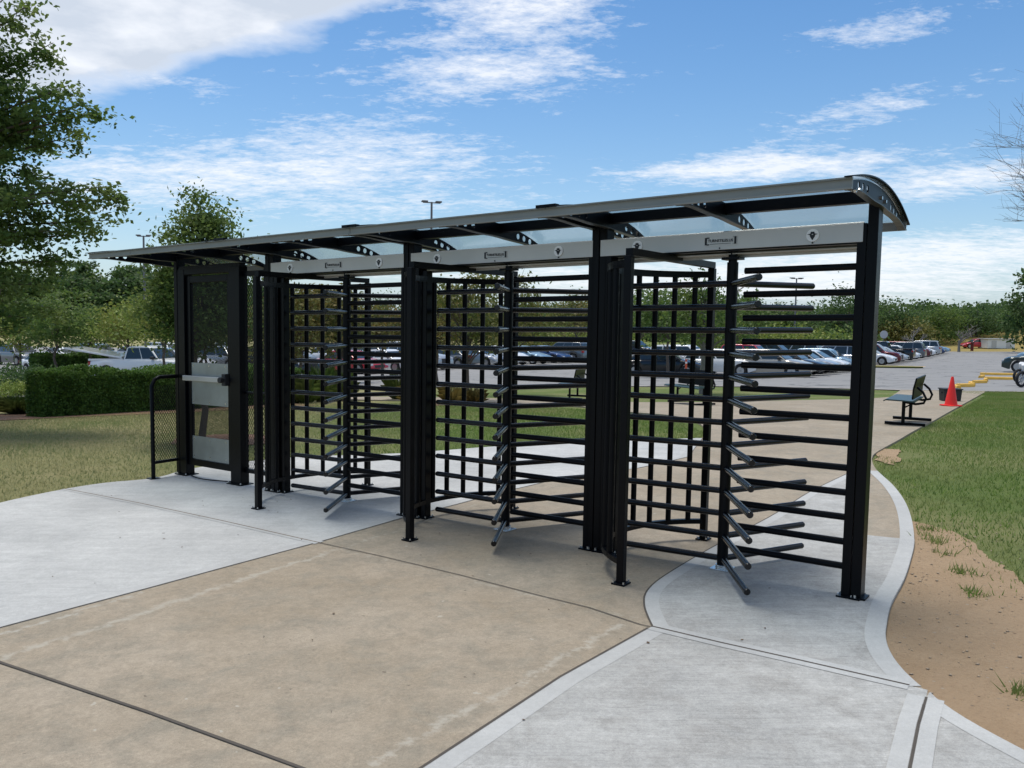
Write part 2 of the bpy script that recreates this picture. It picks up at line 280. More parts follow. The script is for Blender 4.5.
L = {'maple': leafmat('maple_leaf', (0.07, 0.13, 0.03), (0.14, 0.22, 0.055), (0.20, 0.24, 0.07), 0.5),
     'dark': leafmat('dark_leaf', (0.04, 0.085, 0.025), (0.085, 0.15, 0.045), (0.13, 0.18, 0.06), 0.5, nscale=0.4),
     'green': leafmat('green_leaf', (0.06, 0.12, 0.025), (0.12, 0.19, 0.045), (0.18, 0.22, 0.06), 0.5, nscale=0.4),
     'lime': leafmat('yellow_green_leaf', (0.14, 0.21, 0.03), (0.23, 0.29, 0.06), (0.28, 0.27, 0.07), nscale=0.5),
     'olive': leafmat('olive_leaf', (0.10, 0.13, 0.03), (0.19, 0.2, 0.055), (0.25, 0.19, 0.06), nscale=0.7),
     'autumn': leafmat('turning_leaf', (0.14, 0.13, 0.035), (0.25, 0.17, 0.05), (0.12, 0.17, 0.04), nscale=0.8),
     'hedge': leafmat('hedge_leaf', (0.055, 0.12, 0.022), (0.11, 0.20, 0.04), (0.15, 0.25, 0.05), 0.45, nscale=4),
     'grass': leafmat('grass_blade', (0.10, 0.18, 0.035), (0.22, 0.31, 0.07), (0.30, 0.30, 0.12), 0.5, 0.8),
     'drygrass': leafmat('dry_grass_blade', (0.26, 0.27, 0.12), (0.44, 0.40, 0.21), (0.17, 0.24, 0.08), 0.55, 0.6),
     'gold': leafmat('golden_grass', (0.25, 0.19, 0.06), (0.36, 0.28, 0.10), (0.18, 0.17, 0.06), 0.3),
     'ornam': leafmat('ornamental_grass', (0.07, 0.13, 0.025), (0.14, 0.2, 0.05), (0.2, 0.2, 0.07), 0.3)}

# ------------------------------------------------------------------ builders
def setp(o, label=None, cat=None, group=None, kind=None):
    if label: o['label'] = label
    if cat: o['category'] = cat
    if group: o['group'] = group
    if kind: o['kind'] = kind
    return o
def thing(name, label, cat, loc=(0, 0, 0), rz=0.0, group=None):
    o = bpy.data.objects.new(name, None); C.objects.link(o); o.empty_display_size = 0.3
    o.location = loc; o.rotation_euler = (0, 0, rz); return setp(o, label, cat, group)
class MB:
    def __init__(s, f=None): s.v = []; s.f = []; s.map = f
    def add(s, vs, fs):
        n = len(s.v); s.v += [tuple(p) for p in vs]; s.f += [tuple(i+n for i in q) for q in fs]; return s
    def box(s, a, b):
        x0, y0, z0 = a; x1, y1, z1 = b
        if x0 > x1: x0, x1 = x1, x0
        if y0 > y1: y0, y1 = y1, y0
        if z0 > z1: z0, z1 = z1, z0
        return s.add([(x0,y0,z0),(x1,y0,z0),(x1,y1,z0),(x0,y1,z0),(x0,y0,z1),(x1,y0,z1),(x1,y1,z1),(x0,y1,z1)],
                     [(0,3,2,1),(4,5,6,7),(0,1,5,4),(1,2,6,5),(2,3,7,6),(3,0,4,7)])
    def tube(s, p, q, r, n=10, r2=None, cap=True):
        p = Vector(p); q = Vector(q); d = (q-p).normalized(); r2 = r if r2 is None else r2
        a = d.orthogonal().normalized(); b = d.cross(a)
        vs = [p+(a*cos(2*pi*i/n)+b*sin(2*pi*i/n))*r for i in range(n)]+[q+(a*cos(2*pi*i/n)+b*sin(2*pi*i/n))*r2 for i in range(n)]
        fs = [(i, (i+1) % n, n+(i+1) % n, n+i) for i in range(n)]
        if cap: fs += [tuple(range(n-1, -1, -1)), tuple(range(n, 2*n))]
        return s.add(vs, fs)
    def path(s, pts, r, n=8):
        # swept tube along points; r scalar or list
        pts = [Vector(p) for p in pts]; m = len(pts); rs = r if isinstance(r, (list, tuple)) else [r]*m
        vs = []; a = None
        for i, p in enumerate(pts):
            d = (pts[min(i+1, m-1)]-pts[max(i-1, 0)]).normalized()
            a = d.orthogonal().normalized() if a is None else (a-d*a.dot(d)).normalized()
            b = d.cross(a); vs += [p+(a*cos(2*pi*k/n)+b*sin(2*pi*k/n))*rs[i] for k in range(n)]
        fs = [(i*n+k, i*n+(k+1) % n, (i+1)*n+(k+1) % n, (i+1)*n+k) for i in range(m-1) for k in range(n)]
        fs += [tuple(range(n-1, -1, -1)), tuple(range((m-1)*n, m*n))]
        return s.add(vs, fs)
    def bar(s, p, q, w, h, up=(0, 0, 1)):
        p = Vector(p); q = Vector(q); d = (q-p).normalized(); a = d.cross(Vector(up)).normalized(); b = a.cross(d)
        vs = [e+a*x+b*y for e in (p, q) for x, y in ((-w/2, -h/2), (w/2, -h/2), (w/2, h/2), (-w/2, h/2))]
        return s.add(vs, [(0,1,2,3),(7,6,5,4),(0,4,5,1),(1,5,6,2),(2,6,7,3),(3,7,4,0)])
    def extr(s, poly, axis, a0, a1):
        # extrude 2D polygon along axis (0,1,2)
        def P3(p, a):
            l = list(p); l.insert(axis, a); return tuple(l)
        n = len(poly)
        return s.add([P3(p, a0) for p in poly]+[P3(p, a1) for p in poly],
                     [tuple(range(n-1, -1, -1)), tuple(range(n, 2*n))]+[(i, (i+1) % n, n+(i+1) % n, n+i) for i in range(n)])
    def build(s, name, m, parent=None, smooth=None, bevel=0.0, fix=True):
        me = bpy.data.meshes.new(name)
        vs = [s.map(*p) for p in s.v] if s.map else s.v
        me.from_pydata(vs, [], s.f); me.materials.append(m)
        if fix:
            bm = bmesh.new(); bm.from_mesh(me); bmesh.ops.recalc_face_normals(bm, faces=bm.faces); bm.to_mesh(me); bm.free()
        if smooth:
            me.shade_smooth(); me.set_sharp_from_angle(angle=radians(smooth))
        o = bpy.data.objects.new(name, me); C.objects.link(o); o.parent = parent
        if bevel:
            md = o.modifiers.new('bevel', 'BEVEL'); md.width = bevel; md.segments = 2; md.limit_method = 'ANGLE'
        return o
def copytree(o, parent=None):
    c = o.copy(); C.objects.link(c)
    if parent is not None: c.parent = parent
    for ch in list(kids.get(o.name, [])): copytree(ch, c)
    return c
kids = {}
def index_kids():
    kids.clear()
    for o in bpy.data.objects:
        if o.parent: kids.setdefault(o.parent.name, []).append(o)
def srt(u, v, z): return (-u, v, z+HS*u)          # structure local frame
def sthing(name, label, cat, u0, group=None):
    x, y = UV(u0, 0); return thing(name, label, cat, (x, y, HS*u0), -YAW, group)

# ------------------------------------------------------------------ ground sheets
def catmull(pts, k=5):
    out = []
    for i in range(len(pts)-1):
        p0 = pts[max(i-1, 0)]; p1 = pts[i]; p2 = pts[i+1]; p3 = pts[min(i+2, len(pts)-1)]
        for j in range(k):
            t = j/k
            out.append(tuple(0.5*((2*p1[a])+(-p0[a]+p2[a])*t+(2*p0[a]-5*p1[a]+4*p2[a]-p3[a])*t*t+(-p0[a]+3*p1[a]-3*p2[a]+p3[a])*t**3) for a in (0, 1)))
    out.append(pts[-1]); return out
def sheet(name, poly, off, m, depth=0.0, step=None, kind='structure'):
    bm = bmesh.new(); vs = [bm.verts.new((x, y, 0)) for x, y in poly]
    es = [bm.edges.new((vs[i], vs[(i+1) % len(vs)])) for i in range(len(vs))]
    bmesh.ops.triangle_fill(bm, use_beauty=True, edges=es, normal=(0, 0, 1))
    if step:
        xs = [p[0] for p in poly]; ys = [p[1] for p in poly]
        for ax, lo, hi in ((0, min(xs), max(xs)), (1, min(ys), max(ys))):
            k = math.ceil(lo/step)*step
            while k < hi:
                co = [0, 0, 0]; no = [0, 0, 0]; co[ax] = k; no[ax] = 1
                bmesh.ops.bisect_plane(bm, geom=bm.verts[:]+bm.edges[:]+bm.faces[:], plane_co=co, plane_no=no); k += step
    for f in bm.faces:
        if f.normal.z < 0: f.normal_flip()
    if depth:
        r = bmesh.ops.extrude_edge_only(bm, edges=[e for e in bm.edges if e.is_boundary])
        low = set(g for g in r['geom'] if isinstance(g, bmesh.types.BMVert))
    else: low = set()
    for v in bm.verts:
        v.co.z = T(v.co.x, v.co.y)+off-(depth if v in low else 0)
    me = bpy.data.meshes.new(name); bm.to_mesh(me); bm.free(); me.materials.append(m)
    o = bpy.data.objects.new(name, me); C.objects.link(o); o['kind'] = kind; return o
def ribbon(name, pts, w0, w1, off, m, step=0.6, kind='structure'):
    # strip along a path between lateral offsets w0..w1 (left positive)
    P = [Vector((p[0], p[1])) for p in pts]; Q = [P[0]]
    for a, b in zip(P[:-1], P[1:]):
        n = max(1, int((b-a).length/step)); Q += [a+(b-a)*(i/n) for i in range(1, n+1)]
    vs = []
    for i, p in enumerate(Q):
        d = (Q[min(i+1, len(Q)-1)]-Q[max(i-1, 0)]).normalized(); nrm = Vector((-d.y, d.x))
        for w in (w0, w1):
            q = p+nrm*w; vs.append((q.x, q.y, T(q.x, q.y)+off))
    fs = [(2*i, 2*i+2, 2*i+3, 2*i+1) for i in range(len(Q)-1)]
    o = MB().add(vs, fs).build(name, m, fix=False); o['kind'] = kind
    bm = bmesh.new(); bm.from_mesh(o.data)
    for f in bm.faces:
        f.normal_update()
        if f.normal.z < 0: f.normal_flip()
    bm.to_mesh(o.data); bm.free(); return o
def ground():
    xs = list(np.concatenate([np.arange(-400, -60, 20), np.arange(-60, -20, 4), np.arange(-20, 30, 1.0), np.arange(30, 130, 3), np.arange(130, 520, 26)]))
    ys = list(np.concatenate([np.arange(-30, -4, 6), np.arange(-4, 70, 1.0), np.arange(70, 200, 4), np.arange(200, 1400, 80)]))
    vs = [(x, y, T(x, y)-0.03) for y in ys for x in xs]; n = len(xs)
    fs = [(j*n+i, j*n+i+1, (j+1)*n+i+1, (j+1)*n+i) for j in range(len(ys)-1) for i in range(n-1)]
    o = MB().add(vs, fs).build('ground', M['lawn'], fix=False, smooth=60); o['kind'] = 'structure'
ground()
leftEdge = catmull([(-5.6, 3.4), (-5.0, 5.2), (-4.71, 6.83), (-4.63, 7.5), (-4.41, 8.11), (-4.15, 8.49), (-3.76, 8.78), (-3.54, 9.46), (-2.64, 10.21), (-1.36, 10.56), (-0.15, 11.21), (1.07, 11.63), (1.83, 11.85), (2.77, 12.09)], 4)
patch = catmull([(2.77, 12.09), (3.07, 13.13), (3.24, 14.72), (3.06, 16.13), (2.45, 16.96), (1.75, 18.61), (0.67, 19.77), (-0.78, 20.61), (-2.87, 21.49), (-6.5, 22.4)], 3)
north = [(-7, 24.0), (-2.6, 23.3), (-0.86, 22.68), (0.74, 21.93), (3.19, 20.78), (5.35, 20.87), (7.57, 21.96), (9.41, 22.58), (10.78, 23.82), (13.62, 29.3)]
right = [(16.08, 28.44), (15.6, 27.59), (10.35, 19.3), (7.63, 15.04), (5.61, 12.02), (4.84, 10.92)]
outer = catmull([(4.84, 10.92), (4.57, 10.49), (4.32, 9.93), (4.11, 9.3), (3.9, 8.46), (3.67, 7.72), (3.4, 7.01), (3.06, 6.24), (2.77, 5.69), (2.51, 5.23), (2.23, 4.78), (2.04, 4.42), (1.94, 4.2), (1.88, 4.0), (1.85, 3.8), (1.85, 3.58), (1.88, 3.33), (1.98, 3.02), (2.14, 2.6), (2.6, 1.6), (3.2, 0.4), (3.6, -1.5)], 4)
sheet('concrete_walk', leftEdge+patch[1:]+north+right+outer[1:]+[(3.6, -4), (-6.5, -4), (-6.2, 0)], 0.0, M['tan'], depth=0.14, step=1.0)
tanL = [(-3.11, 3.58), (-2.7, 4.34), (-2.47, 4.66), (-2.2, 5.03), (-1.85, 5.53), (-1.42, 6.13), (-0.9, 6.93), (-0.5, 7.45), (-0.1, 8.01), (0.38, 8.61), (0.84, 9.01), (1.47, 9.47), (2.2, 10.3), (2.77, 12.05)]
le = leftEdge[:-1]
sheet('left_pavement', [(-5.6, 2.2), (-3.95, 2.2)]+tanL+[(p[0]-0.003, p[1]+0.003) for p in reversed(le)], 0.0016, M['slab'], depth=0.13, step=1.0)
ribbon('pavement_edging', tanL, 0.01, 0.10, 0.0026, M['border'])
ribbon('pavement_joint', tanL, -0.003, 0.005, 0.0032, M['joint'])
curve = [(3.68, 9.1), (2.92, 8.09), (2.3, 7.15), (1.86, 6.54), (1.57, 6.14), (1.35, 5.83), (1.1, 5.46), (0.92, 5.17), (0.82, 4.94), (0.78, 4.73), (0.77, 4.55), (0.77, 4.385)]
rj = [(0.77, 4.38), (1.08, 4.15), (1.37, 3.95), (1.63, 3.765), (1.80, 3.645)]
o1 = [p for p in outer if p[1] > 3.6 and p[1] < 9.35]
insideR = [(4.1, 9.27), (3.68, 9.1)]
# the strip of new concrete under the right end
sheet('right_pavement', catmull(curve, 4)+rj[1:]+[(p[0]+0.003, p[1]) for p in reversed([q for q in o1 if q[1] < 6.35])]+[(2.62, 6.45), (3.1, 7.6), (3.68, 9.1)][0:3], 0.0016, M['slab2'], depth=0.13)
ribbon('pavement_edging', catmull(curve, 4), 0.008, 0.09, 0.0028, M['border'], 0.2)
ribbon('pavement_joint', catmull(curve, 4), -0.003, 0.008, 0.0034, M['joint'], 0.2)
ribbon('pavement_edging', [p for p in o1], -0.10, 0.0, 0.0031, M['border'], 0.2)
# foreground slab
diag = [(0.745, 4.36), (0.24, 3.73), (-0.31, 2.93), (-0.9, 2.1), (-2.2, 0.3)]
rj2 = [(1.815, 3.52), (1.66, 3.27), (1.47, 2.94), (1.35, 2.73), (0.9, 2.0), (0.2, 0.9)]
sheet('front_pavement', diag+[(0.1, 0.6)]+rj2[::-1][1:]+[(1.845, 3.575), (1.86, 3.60)]+rj[::-1][1:-1]+[(0.80, 4.345)], 0.0016, M['slab2'], depth=0.1)
ribbon('pavement_edging', diag, 0.008, 0.10, 0.0026, M['border'])
ribbon('pavement_joint', diag, -0.006, 0.007, 0.0036, M['joint'])
ribbon('pavement_edging', rj, -0.055, -0.006, 0.0040, M['border']); ribbon('pavement_edging', rj, 0.006, 0.055, 0.0044, M['border'])
ribbon('pavement_joint', rj, -0.006, 0.006, 0.0052, M['joint'])
fo = [p for p in outer if p[1] < 3.56]
sheet('corner_pavement', [(1.86, 3.58)]+rj2[:-1]+[(0.9, 1.6), (2.0, 1.4)]+[(p[0]+0.003, p[1]) for p in reversed([q for q in fo if q[1] > 1.3])], 0.0021, M['slab2'], depth=0.1)
ribbon('pavement_edging', rj2, -0.075, -0.007, 0.0047, M['border']); ribbon('pavement_edging', rj2, 0.007, 0.07, 0.0050, M['border'])
ribbon('pavement_joint', rj2, -0.005, 0.005, 0.0056, M["joint"])
ribbon('pavement_edging', fo, -0.09, 0.0, 0.0037, M['border'], 0.2)
# joints across
mj = [(-4.39, 8.16), (-3.35, 7.49), (-2.4, 6.83), (-1.59, 6.24), (-1.41, 6.11)]
ribbon('pavement_edging', mj, 0.005, 0.045, 0.0037, M['border']); ribbon('pavement_edging', mj, -0.045, -0.005, 0.0039, M['border']); ribbon('pavement_joint', mj, -0.005, 0.005, 0.0048, M['dirtjoint'])
ribbon('pavement_joint', [(-1.41, 6.11), (-0.91, 5.76), (-0.32, 5.31), (0.19, 4.89), (0.46, 4.68), (0.71, 4.41), (0.77, 4.37)], -0.004, 0.004, 0.0045, M['joint'])
ribbon('pavement_joint', [(-3.4, 4.45), (-2.81, 4.1), (-2.42, 3.88), (-1.48, 3.36), (-0.75, 2.93), (-0.28, 2.64), (0.6, 2.1)], -0.008, 0.008, 0.0050, M['joint'])
def wob(pts, a, seed, step=0.12):
    rnd = random.Random(seed); out = []
    for p, q in zip(pts[:-1], pts[1:]):
        n = max(1, int(math.dist(p, q)/step))
        for i in range(n): out.append((p[0]+(q[0]-p[0])*i/n+rnd.uniform(-a, a), p[1]+(q[1]-p[1])*i/n+rnd.uniform(-a, a)))
    return out
def patchy(name, pts, w, off, m, seed, step=0.05):
    rnd = random.Random(seed); mb = MB(); P = wob(pts, 0.012, seed, step)
    ws = 0.5
    for i in range(len(P)-1):
        ws = max(0.0, min(1.2, ws+rnd.uniform(-0.35, 0.35)))
        if ws < 0.12: continue
        d = (Vector(P[i+1])-Vector(P[i])).normalized(); n = Vector((-d.y, d.x))*w*ws
        a, b = Vector(P[i]), Vector(P[i+1]); c = rnd.uniform(-0.3, 0.3)
        mb.add([(q.x, q.y, T(q.x, q.y)+off) for q in (a-n*(1+c), b-n*(1+c), b+n*(1-c), a+n*(1-c))], [(0, 1, 2, 3)])
    o = mb.build(name, m, fix=False); o['kind'] = 'structure'
# bare soil beside the kerb
d_out = [p for p in outer if 1.3 < p[1] < 6.9]
soil_r = wob([(3.38, 6.95), (3.50, 6.75), (3.52, 6.3), (3.42, 6.0), (3.35, 5.57), (3.28, 5.23), (3.22, 4.84), (3.25, 4.5), (3.8, 4.0), (4.3, 2.5), (4.5, 0.5)], 0.03, 3, 0.07)
sheet('bare_soil', [(p[0]-0.05, p[1]) for p in d_out]+soil_r[::-1], -0.018, M['dirt'], step=0.5)
sheet('bare_soil', wob([(4.75, 10.8), (5.0, 11.2), (5.15, 11.1), (4.95, 10.6), (4.66, 10.0), (4.5, 9.8), (4.5, 10.2), (4.75, 10.8)], 0.04, 5), -0.018, M['dirt'])
# mulch around the young tree and hedge
def ring(cx, cy, rx, ry, rot=0, n=24, j=0.08, seed=1):
    r = random.Random(seed); return [(cx+cos(a)*rx*cos(rot)*(1+r.uniform(-j, j))-sin(a)*ry*sin(rot), cy+cos(a)*rx*sin(rot)+sin(a)*ry*cos(rot)*(1+r.uniform(-j, j))) for a in [2*pi*i/n for i in range(n)]]
sheet('mulch_bed', ring(-4.1, 11.9, 0.75, 0.7), -0.018, M['mulch'])
sheet('mulch_bed', [(-13, 13.6), (-9.2, 14.75), (-6.6, 16.9), (-4.5, 19.3), (-5.2, 20.2), (-7.6, 18.2), (-10.2, 16.3), (-14, 16)], -0.018, M['mulch'], step=1)
sheet('mulch_bed', ring(-1.1, 20.3, 1.6, 0.9, 0.1, seed=3), -0.018, M['mulch'], step=1)
# parking lot
edge = [(-40, 21.5), (-17, 22.6), (-13.2, 22.8), (-10.5, 24.5), (-8, 27.5), (-4.27, 31.4), (1.86, 32.3), (4.98, 32.5), (7.6, 32.9), (10.98, 31.7), (13.05, 30.07), (13.61, 29.3), (16.08, 28.44), (19.5, 27.0), (44, 19)]
sheet('parking_lot', edge+[(140, 60), (95, 114), (50, 114), (20, 114), (-20, 114), (-90, 114), (-90, 30)], -0.010, M['asphalt'], step=3.0)
ribbon('kerb', edge[4:], -0.22, 0.0, 0.012, M['walk'], 1.0)
ribbon('kerb', edge[:5], -0.3, 0.0, 0.03, M['walk'], 1.0)

# ------------------------------------------------------------------ canopy
def ztop(v):
    xs = [-0.71, -0.4, -0.2, -0.02, 0.26, 0.557]; ys = [2.355, 2.398, 2.408, 2.402, 2.358, 2.262]
    return float(np.interp(v, xs, ys))
vv = np.linspace(-0.71, 0.557, 15)
_c = np.polyfit([-0.71, -0.4, -0.2, -0.02, 0.26, 0.557], [2.355, 2.398, 2.408, 2.402, 2.358, 2.262], 3)
def zt(v): return float(np.polyval(_c, v))
U_END = 7.52
canopy = sthing('walkway_canopy', 'long black steel canopy with curved smoked roof standing over the row of turnstiles', 'canopy', 0)
def baseplate(mb, u, v, s=0.06, t=0.012): mb.box((u-s, v-s, 0.001), (u+s, v+s, t))
def bolts(mb, u, v, s=0.042, z=0.012):
    for a in (-s, s):
        for b in (-s, s): mb.tube((u+a, v+b, z), (u+a, v+b, z+0.014), 0.007, 6)
cposts = [(0.0,), (1.80-0.032, 1.80+0.032), (3.62-0.032, 3.62+0.032), (5.44-0.032, 5.44+0.032), (7.02,)]
for g in cposts:
    for u in g:
        mb = MB(srt); mb.box((u-0.029, -0.05, 0.004), (u+0.029, 0.05, 2.345)); p = mb.build('post', M['black'], canopy, bevel=0.004)
        mb = MB(srt); baseplate(mb, u, 0.0, 0.055 if len(g) == 1 else 0.031, 0.013); mb.box((u-0.029, -0.075, 0.001), (u+0.029, 0.075, 0.0125)); mb.build('base_plate', M['black'], p, bevel=0.002)
        for b in (-0.064, 0.064): mb = MB(srt); mb.tube((u, b, 0.012), (u, b, 0.03), 0.008, 6); mb.build('anchor_bolt', M['shiny'], p)
mb = MB(srt); mb.box((-0.03, -0.032, 2.318), (U_END-0.05, 0.032, 2.388)); mb.build('main_beam', M['black'], canopy, bevel=0.004)
def rib(u, end=False):
    th = 0.022
    bm = bmesh.new(); N_ = 18
    vs_ = [-0.69+1.23*i/N_ for i in range(N_+1)]
    def zb(v):
        # web is shallow at the eaves and deep over the posts
        e = min(1.0, (v+0.69)/0.5, (0.54-v)/0.5); return zt(v)-0.012-(0.048+0.055*sst(max(0, e)))
    outl = [(v, zt(v)-0.014) for v in vs_]+[(v, zb(v)) for v in reversed(vs_)]
    bv = [bm.verts.new((0, a, b)) for a, b in outl]
    es = [bm.edges.new((bv[i], bv[(i+1) % len(bv)])) for i in range(len(bv))]
    for hv in (-0.52, -0.43, -0.34, 0.22, 0.30, 0.38):
        hz = (zt(hv)-0.014+zb(hv))/2; r = 0.023
        hvs = [bm.verts.new((0, hv+r*cos(2*pi*k/10), hz+r*sin(2*pi*k/10))) for k in range(10)]
        es += [bm.edges.new((hvs[k], hvs[(k+1) % 10])) for k in range(10)]
    bmesh.ops.triangle_fill(bm, use_beauty=True, edges=es, normal=(1, 0, 0))
    r = bmesh.ops.extrude_face_region(bm, geom=bm.faces[:])
    for v in r['geom']:
        if isinstance(v, bmesh.types.BMVert): v.co.x += 0.006
    bmesh.ops.recalc_face_normals(bm, faces=bm.faces)
    me = bpy.data.meshes.new('rib')
    for v in bm.verts: v.co = Vector(srt(u-0.003+v.co.x, v.co.y, v.co.z))
    bmesh.ops.recalc_face_normals(bm, faces=bm.faces); bm.to_mesh(me); bm.free(); me.materials.append(M['black'])
    o = bpy.data.objects.new('rib', me); C.objects.link(o); o.parent = canopy
    mb = MB(srt)
    for a, b in zip(vs_[:-1], vs_[1:]):
        for f in (zb, ):
            mb.add([(u-th, a, f(a)), (u+th, a, f(a)), (u+th, b, f(b)), (u-th, b, f(b)), (u-th, a, f(a)-0.005), (u+th, a, f(a)-0.005), (u+th, b, f(b)-0.005), (u-th, b, f(b)-0.005)],
                   [(0, 1, 2, 3), (7, 6, 5, 4), (0, 4, 5, 1), (1, 5, 6, 2), (2, 6, 7, 3), (3, 7, 4, 0)])
    mb.build('rib_flange', M['flange'], o, fix=False)
    if end:
        mb = MB(srt)
        for v in (-0.6, -0.52, -0.05, 0.05): mb.tube((u-0.003, v, zt(v)-0.07), (u-0.014, v, zt(v)-0.07), 0.011, 6)
        mb.build('rib_bolt', M['shiny'], o)
for u in (-0.03, 0.9, 1.74, 1.86, 2.7, 3.56, 3.68, 4.5, 5.38, 5.50, 6.25, 7.02, 7.49): rib(u, u < 0)
# roof panels: three curved sheets meeting at cover strips
def roofsheet(u0, u1):
    vs = []; vq = np.linspace(-0.74, 0.60, 19)
    for v in vq: vs += [(u0, v, zt(v)), (u1, v, zt(v))]
    n = len(vs)
    for v in vq: vs += [(u0, v, zt(v)-0.008), (u1, v, zt(v)-0.008)]
    fs = []
    for i in range(len(vq)-1):
        fs += [(2*i, 2*i+1, 2*i+3, 2*i+2), (n+2*i+2, n+2*i+3, n+2*i+1, n+2*i), (2*i+2, n+2*i+2, n+2*i, 2*i), (2*i+1, n+2*i+1, n+2*i+3, 2*i+3)]
    fs += [(0, n, n+1, 1), (n-1, 2*n-1, 2*n-2, n-2)]
    MB(srt).add(vs, fs).build('roof_panel', M['roof'], canopy, smooth=40)
cuts = [-0.05, 1.80, 3.62, 5.44, U_END]
for a, b in zip(cuts[:-1], cuts[1:]): roofsheet(a+0.002, b-0.002)
for u in cuts[1:-1]+[-0.04, U_END-0.012]:
    mb = MB(srt)
    for a, b in zip(np.linspace(-0.745, 0.605, 19)[:-1], np.linspace(-0.745, 0.605, 19)[1:]):
        mb.add([(u-0.022, a, zt(a)+0.003), (u+0.022, a, zt(a)+0.003), (u+0.022, b, zt(b)+0.003), (u-0.022, b, zt(b)+0.003),
                (u-0.022, a, zt(a)+0.010), (u+0.022, a, zt(a)+0.010), (u+0.022, b, zt(b)+0.010), (u-0.022, b, zt(b)+0.010)],
               [(3, 2, 1, 0), (4, 5, 6, 7), (0, 1, 5, 4), (2, 3, 7, 6), (1, 2, 6, 5), (3, 0, 4, 7)])
    mb.build('cover_strip', M['black'], canopy)
def fascia(v, z0, z1, s):
    # C channel: web with thin lips top and bottom, lips pointing outwards (s=-1 front)
    for a, b in ((-0.05, 3.60), (3.606, 6.72), (6.726, U_END)):
        mb = MB(srt); mb.box((a, v, z0+0.004), (b, v-s*0.012, z1-0.004)); o = mb.build('fascia', M['alu'], canopy)
        mb = MB(srt); mb.box((a, v+s*0.012, z0), (b, v-s*0.014, z0+0.009)); mb.build('fascia_lip', M['alu'], o)
        mb = MB(srt); mb.box((a, v+s*0.012, z1-0.009), (b, v-s*0.014, z1)); mb.build('fascia_lip', M['alu'], o)
fascia(-0.71, 2.296, 2.356, -1)
fascia(0.565, 2.208, 2.262, 1)
mb = MB(srt)
for u in (3.55, 1.75, 5.2): mb.box((u-0.03, -0.735, 2.353), (u+0.12, -0.69, 2.372))
mb.build('roof_clip', M['black'], canopy)

